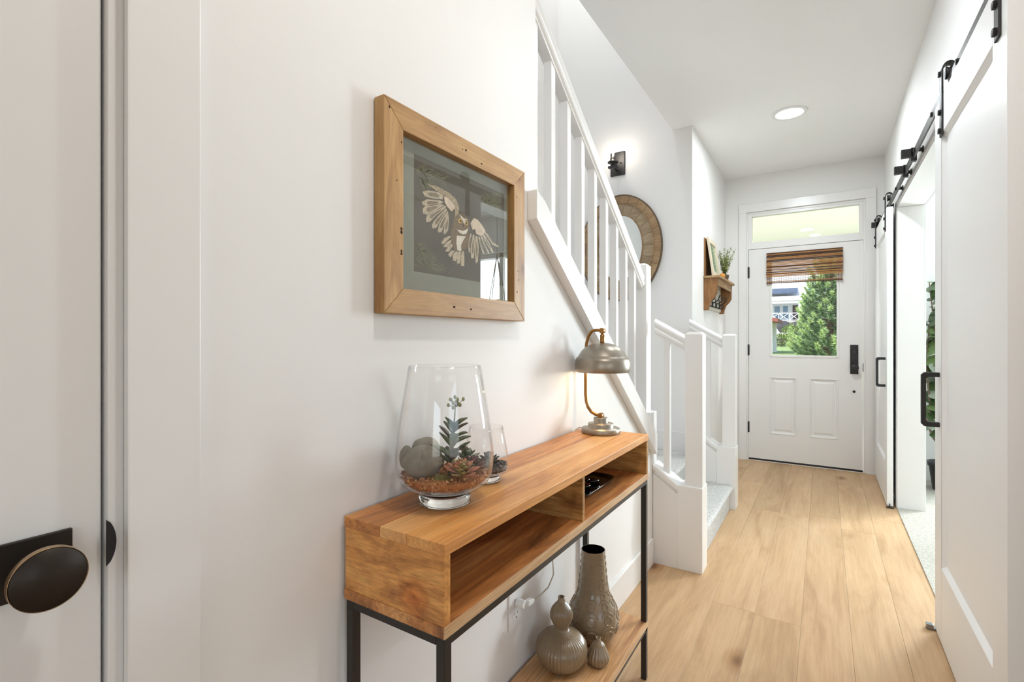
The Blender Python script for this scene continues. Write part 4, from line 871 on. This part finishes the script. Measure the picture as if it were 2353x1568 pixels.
for a0, b0, a1, b1, yf in ((.184, .260, .191, .268, MY - .033), (.272, .350, .280, .358, MY - .038), (.332, .412, .339, .424, MY - .030)):
    n_ = 64; m = MB()
    for i in range(n_):
        q0 = 2 * math.pi * i / n_; q1 = 2 * math.pi * (i + 1) / n_
        m.prism([ell(a1, b1, q0), ell(a1, b1, q1), ell(a0, b0, q1), ell(a0, b0, q0)], 'y', yf, MY - .002)
    m.build('rim', MW2 if a0 < .3 else flat('dark_rim_wood', lin(96, 80, 60), .6), mir)
MB().prism([ell(.186, .262, 2 * math.pi * i / 48) for i in range(48)], 'y', MY - .016, MY - .006).build('mirror_glass', flat('silvered_glass', (.9, .92, .9, 1), .02, 1), mir)

# ------------------------------------------------------------------ wall sconce
SX, SZ = -1.40, 2.585
sc_ = thing('wall_sconce', (SX, MY, SZ), 'dark metal wall sconce with a lit bare bulb', 'wall sconce')
MB().box(-1.462, -1.340, MY - .014, MY, 2.492, 2.682).build('backplate', GRAPH, sc_, bevel=.006, seg=3)
m = MB().lathe([(.006, 0), (.007, -.003), (0, -.004)], (-1.372, MY - .014, 2.590), 12, axis='y'); m.lathe([(.006, 0), (.007, -.003), (0, -.004)], (-1.430, MY - .014, 2.590), 12, axis='y')
m.build('screw', BLACKH, sc_)
CY = 3.705
MB().tube([(SX, MY - .012, 2.530), (SX, CY + .02, 2.530), (SX, CY, 2.533)], .008, 10).box(SX - .038, SX + .038, CY - .012, CY + .012, 2.522, 2.540).build('arm', GRAPH, sc_, bevel=.002)
MB().lathe([(0, 2.538), (.016, 2.538), (.016, 2.556), (.022, 2.560), (.040, 2.563), (.043, 2.567), (.040, 2.571), (.026, 2.574), (.023, 2.590), (.018, 2.606), (.015, 2.612), (0, 2.612)], (SX, CY, 0), 32).build('cup', GRAPH, sc_)
bo = [(.010, 2.612), (.0115, 2.625), (.0135, 2.650), (.0135, 2.680), (.011, 2.700), (.0075, 2.712), (.0, 2.717)]
MB().lathe(bo, (SX, CY, 0), 24).build('bulb', CLEAR, sc_)
MB().tube([(SX, CY, 2.614), (SX + .002, CY, 2.640), (SX, CY, 2.690)], [.005, .008, .004], 8).build('filament', flat('lit_filament', (1, .95, .85, 1), .5, emit=40, ecol=(1, .90, .76, 1)), sc_)
light('sconce_glow', 'POINT', (SX, CY - .03, 2.66), (0, 0, 0), .8, (1, .9, .78), .02)

# ------------------------------------------------------------------ coat shelf
CW = wood('rustic_brown_pine', lin(104, 66, 34), lin(142, 98, 54), lin(166, 122, 76), 'z', 2.0, .6, 6, 19, spread=.14, grain=.3)
CWY = wood('rustic_brown_pine_ledge', lin(150, 118, 80), lin(176, 142, 100), lin(198, 168, 130), 'y', 2.0, .6, 6, 19, spread=.14, grain=.25)
CREAM = flat('cream_back_board', lin(206, 202, 188), .7)
WXE = -.826
cs = thing('coat_shelf', (WXE, 4.58, 1.41), 'small wooden wall shelf with black coat hooks', 'coat shelf')
sy0, sy1 = 4.215, 4.975
def side_poly(z0=1.412, zt=1.672):
    return [(WXE, z0), (-.787, z0), (-.781, z0 + .035), (-.766, z0 + .075), (-.738, z0 + .105), (-.722, z0 + .135), (-.719, zt), (WXE, zt)]
for y in (sy0 + .01, sy1 - .032):
    MB().prism(side_poly(), 'y', y, y + .022).build('side_bracket', CW, cs, bevel=.002)
MB().box(WXE, -.698, sy0, sy1, 1.672, 1.690).build('ledge', CWY, cs, bevel=.002)
MB().box(-.734, -.722, sy0 + .033, sy1 - .033, 1.615, 1.672).build('apron', CWY, cs, bevel=.001)
MB().box(WXE, WXE + .014, sy0 + .033, sy1 - .033, 1.425, 1.672).build('back_board', CREAM, cs, bevel=.001)
for y in (4.33, 4.50, 4.67, 4.84):
    x = WXE + .014
    h = MB().box(x, x + .005, y - .011, y + .011, 1.45, 1.535)
    h.tube([(x + .004, y, 1.490), (x + .030, y, 1.492), (x + .052, y, 1.512), (x + .062, y, 1.540), (x + .066, y, 1.552)], [.006, .005, .005, .0055, .007], 8)
    h.tube([(x + .004, y, 1.462), (x + .022, y, 1.450), (x + .036, y, 1.455), (x + .040, y, 1.472), (x + .039, y, 1.480)], [.0055, .005, .005, .005, .0065], 8)
    h.build('hook', BLACKH, cs)
# leaning frame
lp_ = thing('leaning_picture', (-.79, 4.43, 1.690), 'cream framed botanical picture leaning on the coat shelf', 'picture')
def lean(o): o.rotation_euler = (0, math.radians(-8), 0); return o
yy0, yy1, H_ = 4.26, 4.60, .33
LF = flat('cream_frame', lin(214, 200, 178), .6); 
m = MB()
x_, xb2 = -.752, -.766
for a, b, c_, e in ((yy0, yy1, 0, .042), (yy0, yy1, H_ - .042, H_), (yy0, yy0 + .042, .042, H_ - .042), (yy1 - .042, yy1, .042, H_ - .042)): m.box(xb2, x_, a, b, 1.690 + c_, 1.690 + e)
ORGK = Vector((-.752, 4.43, 1.690)); lp_.location = ORGK; ORG[lp_.name] = ORGK
m.build('frame', LF, lp_, bevel=.0015)
MB().box(xb2 + .001, xb2 + .004, yy0 + .036, yy1 - .036, 1.726, 1.690 + H_ - .036).build('print', flat('sage_print', lin(168, 176, 150), .9, var=.2, vscale=14), lp_)
m = MB()
for i in range(14):
    z = 1.75 + i * .015; m.leaf((xb2 + .0052, 4.43, z), (0, (-1) ** i * .9, .5), (1, 0, 0), .06, .02, k=4, curl=0, fold=0)
m.build('print_leaves', flat('print_leaf_green', lin(112, 128, 92), .9), lp_, norm=False)
lean(lp_)
# board leaning behind
m = MB().box(-.8255, -.8175, 4.235, 4.50, 1.690, 2.006); m.build('wooden_board', CW, label='thin brown board standing behind the leaning picture', cat='board', bevel=.001)
# little pumpkin and potted sprig
pk = thing('pumpkin', (-.728, 4.50, 1.690), 'tiny orange pumpkin ornament on the coat shelf', 'ornament')
MB().lathe([(0, 1.6905), (.012, 1.692), (.020, 1.704), (.022, 1.716), (.018, 1.730), (.008, 1.736), (0, 1.733)], (-.728, 4.50, 0), 40, fn=lambda r, z, t_: r * (1 + .1 * abs(math.cos(4 * t_)))).build('body', flat('orange_rind', lin(196, 132, 42), .5), pk)
MB().tube([(-.728, 4.50, 1.732), (-.727, 4.501, 1.742), (-.724, 4.503, 1.750)], [.004, .003, .0035], 6).build('stem', CW, pk)
pp = thing('potted_sprig', (-.752, 4.76, 1.690), 'leafy green sprigs in a brown pot on the coat shelf', 'plant')
MB().lathe([(0, 1.6905), (.026, 1.6905), (.033, 1.715), (.038, 1.745), (.040, 1.750), (.035, 1.750), (.031, 1.735), (0, 1.733)], (-.752, 4.76, 0), 28).build('pot', flat('brown_pot', lin(92, 72, 58), .6), pp)
rs = random.Random(9); tw_ = MB(); lf_ = MB()
for i in range(34):
    a = rs.uniform(0, 6.28); sp = rs.uniform(.1, .5); L = rs.uniform(.12, .27)
    d_ = Vector((math.cos(a) * sp * .6 + .08, math.sin(a) * sp, 1)).normalized()
    p0 = Vector((-.752 + rs.uniform(-.012, .012), 4.76 + rs.uniform(-.012, .012), 1.735)); p1 = p0 + d_ * L
    if p1.x < -.80: p1.x = -.80
    tw_.tube([p0, p0.lerp(p1, .5), p1], [.0016, .0013, .0009], 5)
    for j in range(16):
        t_ = .25 + .75 * j / 16; q = p0.lerp(p1, t_)
        lf_.leaf(q, (rs.uniform(-.7, 1), rs.uniform(-1, 1), rs.uniform(.1, 1)), (rs.uniform(-1, 1), rs.uniform(-1, 1), 1), rs.uniform(.014, .026), .009, rs.choice((0, 0, 1)), k=3)
tw_.build('twigs', flat('green_twig', lin(110, 116, 70), .7), pp)
lf_.build('leaves', [flat('sprig_green', lin(126, 144, 78), .6), flat('sprig_pale', lin(188, 194, 140), .6)], pp, kind='stuff', norm=False)

# ------------------------------------------------------------------ bamboo blind on the door window
bl = thing('bamboo_blind', (-.159, YD - .02, 1.69), 'brown woven bamboo shade half lowered over the front door window', 'blind')
BB = wood('bamboo_slat', lin(120, 76, 34), lin(180, 126, 66), lin(206, 156, 92), 'x', 1.0, .5, 60, 40, spread=.2, knots=True, grain=.4)
BBD = flat('dark_bamboo', lin(70, 42, 22), .6)
rs = random.Random(4)
def fold_slats(z_hi, z_lo, yb, y_lo, name, pitch=.0115):
    m = MB(); n = int((z_hi - z_lo) / pitch)
    for i in range(n):
        z = z_hi - i * pitch; y = yb + (y_lo - yb) * i / max(1, n - 1)
        r = pitch * rs.uniform(.44, .50); dk = 1 if rs.random() < .24 else 0
        m.prism([(-0 + y + r * .6 * math.cos(q), z - pitch / 2 + r * math.sin(q)) for q in (0, 1.05, 2.1, 3.14, 4.19, 5.24)], 'x', -.464 + rs.uniform(0, .003), .147 - rs.uniform(0, .003), dk)
    return m.build(name, [BB, BBD], bl, kind='stuff')
fold_slats(2.000, 1.868, YD - .016, YD - .030, 'upper_fold_slats')
fold_slats(1.875, 1.790, YD - .020, YD - .034, 'middle_fold_slats')
fold_slats(1.800, 1.756, YD - .022, YD - .026, 'lower_fold_slats')
fold_slats(1.728, 1.694, YD - .022, YD - .024, 'bottom_fold_slats')
m = MB().box(-.460, .143, YD - .014, YD - .001, 1.975, 2.000); m.build('headrail', BB, bl)
m = MB().box(-.462, .145, YD - .030, YD - .024, 1.860, 1.866); m.build('fold_rod', BBD, bl)
m = MB()
for i in range(31):
    x = -.455 + i * .0196; m.box(x, x + .0022, YD - .026, YD - .022, 1.690, 1.785)
for z in (1.752, 1.742, 1.732): m.box(-.462, .145, YD - .026, YD - .024, z, z + .0028)
m.build('weave_threads', flat('blind_thread', lin(108, 72, 46), .8), bl)

# ------------------------------------------------------------------ rubber plant through the opening
PB = (.805, 5.02)
rp = thing('rubber_plant', (PB[0], PB[1], .006), 'tall broad leaved houseplant in a black pot through the opening', 'plant')
MB().lathe([(0, .0065), (.080, .0065), (.086, .012), (.108, .185), (.116, .190), (.120, .222), (.112, .222), (.106, .19), (0, .19)], (PB[0], PB[1], 0), 40).build('pot', flat('black_plastic_pot', (.012, .012, .014, 1), .35), rp)
MB().lathe([(0, .186), (.104, .192), (.104, .18)], (PB[0], PB[1], 0), 30).build('soil', flat('potting_soil', (.03, .02, .014, 1), 1, bscale=60, bstr=1), rp)
BK = flat('plant_bark', lin(118, 100, 82), .8, bscale=60, bstr=.4)
rs = random.Random(21)
stems = [[(0, 0, .19), (-.02, .0, .5), (-.045, .01, .9), (-.075, .0, 1.3), (-.105, .0, 1.62)], [(.02, .01, .19), (-.04, .02, .45), (-.095, .03, .62), (-.12, .03, 1.02), (-.10, .02, 1.3)], [(.01, -.02, .19), (.06, -.02, .6), (.10, .0, 1.1), (.13, .02, 1.7)], [(-.01, 0, .3), (-.09, -.03, .42), (-.13, -.05, .56)]]
for sm in stems:
    MB().tube([(PB[0] + a, PB[1] + b, z) for a, b, z in sm], [.011 - .0018 * i for i in range(len(sm))], 8).build('stem', BK, rp)
LG = [flat('rubber_leaf_dark', lin(70, 92, 54), .35, var=.2, vscale=20), flat('rubber_leaf_mid', lin(106, 130, 76), .35, var=.2, vscale=20), flat('rubber_leaf_pale', lin(150, 160, 140), .3, var=.1, vscale=20)]
def along(sm, t_):
    k_ = t_ * (len(sm) - 1); i = min(int(k_), len(sm) - 2); a = Vector(sm[i]); b = Vector(sm[i + 1]); return a.lerp(b, k_ - i)
for si, sm in enumerate(stems):
    for j in range((30, 26, 16, 5)[si]):
        t_ = .34 + .66 * j / (29, 25, 15)[si] if si < 3 else .5 + .1 * j
        q = along(sm, min(1, t_)); a = j * 2.4 + si; e_ = rs.uniform(-.1, .7)
        d_ = (math.cos(a) * math.cos(e_), math.sin(a) * math.cos(e_), math.sin(e_)); L = rs.uniform(.12, .17)
        p_ = (PB[0] + q.x, PB[1] + q.y, q.z)
        if p_[1] + d_[1] * L > YF - .03: d_ = (d_[0], -abs(d_[1]), d_[2])
        if p_[0] + d_[0] * L < .67: d_ = (abs(d_[0]), d_[1], d_[2])
        MB().leaf(p_, d_, (rs.uniform(-1, .2), rs.uniform(-1.4, 0), .8), L, L * .78, fold=.2, curl=.2, k=6, tip=1.8).build('leaf', LG[0 if rs.random() < .5 else (1 if rs.random() < .75 else 2)], rp)
# hanging planter by the study window (seen in the picture glass)
hp = thing('hanging_planter', (1.62, 4.62, 1.45), 'knotted cord hanging planter by the study window', 'hanging planter')
m = MB(); top_ = (1.62, 4.62, 2.14)
m.tube([(1.62, 4.62, ZC), top_], .004, 6)
for a in (0, 1.57, 3.14, 4.71): m.tube([top_, (1.62 + .05 * math.cos(a), 4.62 + .05 * math.sin(a), 1.9), (1.62 + .11 * math.cos(a), 4.62 + .11 * math.sin(a), 1.60), (1.62 + .08 * math.cos(a), 4.62 + .08 * math.sin(a), 1.44), (1.62, 4.62, 1.40)], .005, 6)
m.build('cords', flat('dark_cord', lin(50, 46, 44), .8), hp)
MB().lathe([(0, 1.445), (.07, 1.445), (.095, 1.5), (.10, 1.58), (.09, 1.585), (0, 1.57)], (1.62, 4.62, 0), 30).build('pot', flat('white_pot', (.75, .74, .7, 1), .4), hp)
for i in range(26):
    a = i * 2.4; e_ = rs.uniform(-.2, .8); MB().leaf((1.62 + .05 * math.cos(a), 4.62 + .05 * math.sin(a), 1.58), (math.cos(a), math.sin(a), e_), (0, 0, 1), rs.uniform(.1, .2), .05, curl=.5, k=5).build('leaf', LG[1], hp)
# ------------------------------------------------------------------ outdoors
S('porch_floor', MB().box(-4, 5, YF + .15, 8.2, -.2, -.03), flat('porch_concrete', lin(226, 222, 212), .8, bscale=30, bstr=.2), 'concrete porch floor outside the front door', 'porch floor')
S('porch_ceiling', MB().box(-4, 5, YF + .15, 8.7, 2.60, 2.72), flat('cream_porch_ceiling', (.86, .83, .80, 1), .7), 'cream porch ceiling seen through the transom', 'porch ceiling')
for xp in (2.7, -3.1): light('porch_fill', 'AREA', (xp, 6.7, 2.57), (0, 0, 0), 130, (1, .93, .97), .2, .2)  # added lamps out of view that brighten the porch ceiling
pl_ = thing('porch_light', (-.1, 7.9, 2.6), 'flat round porch light seen through the transom', 'porch light')
MB().lathe([(0, 2.588), (.06, 2.590), (.066, 2.6), (0, 2.6)], (-.1, 7.9, 0), 32).build('lens', flat('lit_porch_lens', (1, 1, 1, 1), .5, emit=.5, ecol=(1, .97, .9, 1)), pl_)
prof = [(8.2, -.2), (9, .0), (10.5, .42), (14, .74), (20, .82), (25, .87), (26.6, .90), (30, 1.35), (38, 2.1), (50, 2.75), (60, 3.0), (95, 3.4)]
def strip(i0, i1, dz=0):
    m = MB(); v = []
    for y, z in prof[i0:i1 + 1]: v += [(-40, y, z + dz), (40, y, z + dz)]
    m.add(v, [(2 * i, 2 * i + 1, 2 * i + 3, 2 * i + 2) for i in range(i1 - i0)])
    v2 = [(p[0], p[1], p[2] - .4) for p in v]
    m.add(v2, [(2 * i, 2 * i + 2, 2 * i + 3, 2 * i + 1) for i in range(i1 - i0)])
    return m
LAWN = flat('lawn_grass', lin(150, 172, 104), .9, bscale=20, bstr=.8, bdist=.05, var=.18, vscale=.6)
strip(0, 5).build('lawn', LAWN, label='mown green lawn beyond the porch', cat='lawn', kind='structure', norm=False)
strip(5, 6).build('path', flat('pale_path', lin(214, 208, 196), .9, var=.08), label='pale gravel path behind the lawn', cat='path', kind='structure', norm=False)
strip(6, 11).build('slope_ground', flat('planted_slope', lin(150, 146, 116), .95, var=.3, vscale=.5), label='planted slope below the white house', cat='slope', kind='structure', norm=False)
# white house across the lawn
HS = flat('white_siding', (.80, .82, .83, 1), .6); HR = flat('navy_shingles', lin(72, 86, 110), .8, bscale=6, bstr=1, bdist=.1, var=.25, vscale=3)
HM = flat('white_metal_roof', (.80, .82, .84, 1), .4); HG = flat('house_window_glass', lin(86, 124, 156), .05); HD = flat('plum_door', lin(66, 44, 52), .4)
hs = thing('house', (-4, 62, 2.9), 'white two storey house with porch seen through the door window', 'house')
MB().box(-14, 6, 64, 72, 2.9, 11).build('wall', HS, hs)
MB().prism([(62.6, 6.35), (64.05, 7.0), (64.05, 6.9), (62.6, 6.25)], 'x', -9, -2.45).build('roof', HR, hs)
MB().prism([(60.6, 5.55), (64.05, 6.22), (64.05, 6.1), (60.6, 5.35)], 'x', -9, -1.2).build('porch_roof', HM, hs)
MB().box(-9, -1.3, 60.7, 60.95, 5.05, 5.38).build('porch_beam', HS, hs)
MB().box(-9, -1.2, 60.6, 64, 2.6, 3.12).build('porch_deck', HS, hs)
for x in (-8.2, -5.2, -2.12, -1.35): MB().box(x - .15, x + .15, 60.7, 61.0, 3.1, 5.05).build('porch_post', HS, hs)
rl = MB()
for a, b in ((-5.05, -3.2), (-3.1, -2.27), (-8.05, -5.35)):
    rl.box(a, b, 60.8, 60.88, 3.95, 4.03).box(a, b, 60.8, 60.88, 3.2, 3.27)
    w_ = (b - a) / max(1, round((b - a) / .9))
    x = a
    while x < b - .1:
        rl.tube([(x, 60.84, 3.25), (x + w_, 60.84, 3.97)], .035, 5).tube([(x, 60.84, 3.97), (x + w_, 60.84, 3.25)], .035, 5).box(x - .04, x + .04, 60.8, 60.88, 3.12, 4.03); x += w_
rl.build('porch_railing', HS, hs)
for x0, x1, z0, z1 in ((-4.85, -4.15, 3.5, 5.0), (-3.98, -3.35, 3.5, 5.0), (-1.45, -.85, 3.6, 5.1), (-1.55, -.62, 5.9, 7.1), (-6.8, -6.1, 3.5, 5.0)):
    wf = MB().box(x0, x1, 63.94, 64.0, z0, z1).build('window', HS, hs)
    MB().box(x0 + .07, x1 - .07, 63.92, 63.95, z0 + .07, (z0 + z1) / 2 - .03).build('pane', HG, wf)
    MB().box(x0 + .07, x1 - .07, 63.92, 63.95, (z0 + z1) / 2 + .03, z1 - .07).build('pane', HG, wf)
MB().box(-2.95, -1.95, 63.9, 64, 3.12, 5.0).build('door', HD, hs)
# pavilion corner
pv = thing('pavilion', (-1.9, 16.4, .78), 'small pavilion corner with red roof and white post outside', 'pavilion')
MB().prism([(-2.9, 2.02), (-1.08, 1.76), (-1.06, 1.66), (-2.9, 1.80)], 'y', 15.4, 17.4).build('roof', flat('red_roof', lin(150, 84, 72), .7), pv)
for x, y in ((-1.27, 15.7), (-1.27, 17.1), (-2.6, 15.7)): MB().box(x - .05, x + .05, y - .05, y + .05, .74, 1.70).build('post', HS, pv)
# boulders
BO = flat('dark_boulder', lin(78, 76, 78), .85, bscale=5, bstr=.8, bdist=.1, var=.3, vscale=2)
for i, (x, y, z, r, lb) in enumerate(((-1.95, 30, 1.62, (.62, .5, .58), 'large dark boulder on the slope under the house porch'), (-1.05, 31, 1.85, (.5, .4, .42), 'dark boulder beside the pine on the slope'), (-2.75, 29.2, 1.3, (.4, .3, .4), 'low dark boulder behind the pavilion post'))):
    MB().blob((x, y, z), r, 12, seed=i + 30, amp=.12).build('boulder', BO, label=lb, cat='boulder', group='boulders on the slope')
# shrubs
SHM = [flat('shrub_leaf', lin(104, 128, 70), .7), flat('shrub_leaf_light', lin(158, 176, 104), .7)]
def shrub(c, r, n, seed, label, leaf=.09):
    rs = random.Random(seed); o = thing('shrub', c, label, 'shrub', 'shrubs on the slope')
    tw = MB(); lf = MB()
    for i in range(16):
        a = rs.uniform(0, 6.28); tw.tube([(c[0], c[1], c[2]), (c[0] + r[0] * .8 * math.cos(a) * rs.random(), c[1] + r[1] * .8 * math.sin(a), c[2] + r[2] * rs.uniform(.6, 1.6))], [.02, .008], 5)
    for i in range(n):
        d = Vector((rs.gauss(0, 1), rs.gauss(0, 1), rs.gauss(0, 1))).normalized() * rs.random() ** .3
        lf.leaf((c[0] + d.x * r[0], c[1] + d.y * r[1], c[2] + r[2] + d.z * r[2]), (d.x + rs.uniform(-.6, .6), d.y + rs.uniform(-.6, .6), d.z + .4), (rs.uniform(-1, 1), rs.uniform(-1, 1), 1), leaf * rs.uniform(.7, 1.3), leaf * .55, rs.choice((0, 1)), k=2)
    tw.build('twigs', BK, o); lf.build('foliage', SHM, o, kind='stuff', norm=False)
shrub((-1.55, 24.3, .86), (.34, .3, .26), 700, 1, 'low green shrub at the edge of the path')
shrub((-2.25, 27.8, 1.0), (.4, .3, .34), 900, 2, 'green shrub under the large boulder')
shrub((-1.40, 28.7, 1.15), (.42, .35, .38), 900, 3, 'rounded green shrub between the boulders')
shrub((-.72, 29.4, 1.35), (.4, .35, .42), 800, 4, 'green shrub next to the pine tree')
shrub((-1.22, 25.9, .9), (.14, .14, .26), 250, 5, 'slim pale shrub in front of the garden chairs')
# garden chairs
CHM = flat('weathered_chair', lin(198, 192, 184), .7)
def chair(x, y, z, rot, label):
    o = thing('garden_chair', (0, 0, 0), label, 'chair', 'garden chairs by the path')
    for i in range(5): MB().prism([(.20, .30), (.72, .95), (.74, .94), (.22, .29)], 'x', -.25 + i * .1, -.16 + i * .1).build('back_slat', CHM, o)
    for i in range(4): MB().box(-.26, .26, -.30 + i * .13, -.19 + i * .13, .34 - i * .02, .36 - i * .02).build('seat_slat', CHM, o)
    for s in (-1, 1):
        MB().box(s * .32 - .06, s * .32 + .06, -.36, .38, .53, .555).build('arm', CHM, o)
        MB().box(s * .29 - .02, s * .29 + .02, -.32, -.22, 0, .53).build('leg', CHM, o)
        MB().prism([(-.2, .30), (.2, .2), (.55, .0), (.65, .0), (.25, .3), (-.2, .38)], 'x', s * .27 - .015, s * .27 + .015).build('leg', CHM, o)
        MB().box(s * .29 - .02, s * .29 + .02, .28, .36, .1, .53).build('arm_support', CHM, o)
    o.location = (x, y, z); o.rotation_euler = (0, 0, rot)
chair(-1.62, 26.7, .93, .9, 'weathered garden chair next to the low shrub')
chair(-.72, 27.3, .97, -.7, 'weathered garden chair beside the pine')
# pine
PN = [flat('pine_needle', lin(124, 152, 104), .6), flat('pine_needle_light', lin(178, 200, 136), .6), flat('pine_needle_deep', lin(88, 122, 90), .6)]
def pine(name, c, H, R, nb, seed, label):
    rs = random.Random(seed); o = thing(name, c, label, 'tree')
    MB().tube([c, (c[0] + .03, c[1], c[2] + H * .5), (c[0], c[1], c[2] + H)], [.07, .045, .01], 8).build('trunk', BK, o)
    br = MB(); nd = MB()
    for i in range(nb):
        t_ = (i + .5) / nb; z = c[2] + H * (.01 + .96 * t_ ** 1.25); L = R * (1.05 - t_) * rs.uniform(.75, 1.15) + .06; a = i * 2.4 + rs.uniform(-.3, .3)
        p0 = Vector((c[0], c[1], z)); p1 = p0 + Vector((math.cos(a) * L * .75, math.sin(a) * L * .75, L * .12)); p2 = p0 + Vector((math.cos(a) * L, math.sin(a) * L, L * .12 + .20))
        pts = [p0, p0.lerp(p1, .5), p1, p2]
        br.tube(pts, [.014, .011, .008, .004], 5)
        segs = int(14 + L * 30)
        for j in range(segs):
            u = .2 + .8 * j / segs; k_ = u * 3; q = pts[min(int(k_), 2)].lerp(pts[min(int(k_), 2) + 1], k_ - min(int(k_), 2))
            ax = (pts[min(int(k_), 2) + 1] - pts[min(int(k_), 2)]).normalized()
            mt = 1 if u > .82 else rs.choice((0, 0, 2))
            for n__ in range(13):
                d = (ax * .9 + Vector((rs.gauss(0, .7), rs.gauss(0, .7), rs.gauss(0, .7) + .15))).normalized(); l_ = rs.uniform(.06, .11)
                s = d.cross(Vector((rs.random(), rs.random(), rs.random() - .5))).normalized() * .0075
                nd.add([q - s, q + s, q + d * l_], [(0, 1, 2)], mt)
    br.build('branches', BK, o, norm=False); nd.build('needles', PN, o, kind='stuff', norm=False)
pine('pine_tree', (.12, 13.2, .70), 3.1, .85, 190, 5, 'young green pine tree close outside the door window')
pine('pine_tree', (-.33, 15.2, .76), 1.55, .34, 36, 8, 'slender pine top beside the larger pine')
pine('pine_tree', (.55, 18.5, .80), 5.0, 1.3, 90, 12, 'taller pine standing behind the first one')
for (x, y, h_, r_, lb) in ((2.9, 14, 3.6, 1.2, 'pine tree outside the study window'), (5.2, 16, 4.5, 1.4, 'broad pine farther outside the study window')):
    pine('pine_tree', (x, y, .74), h_, r_, 60, int(x * 10), lb)
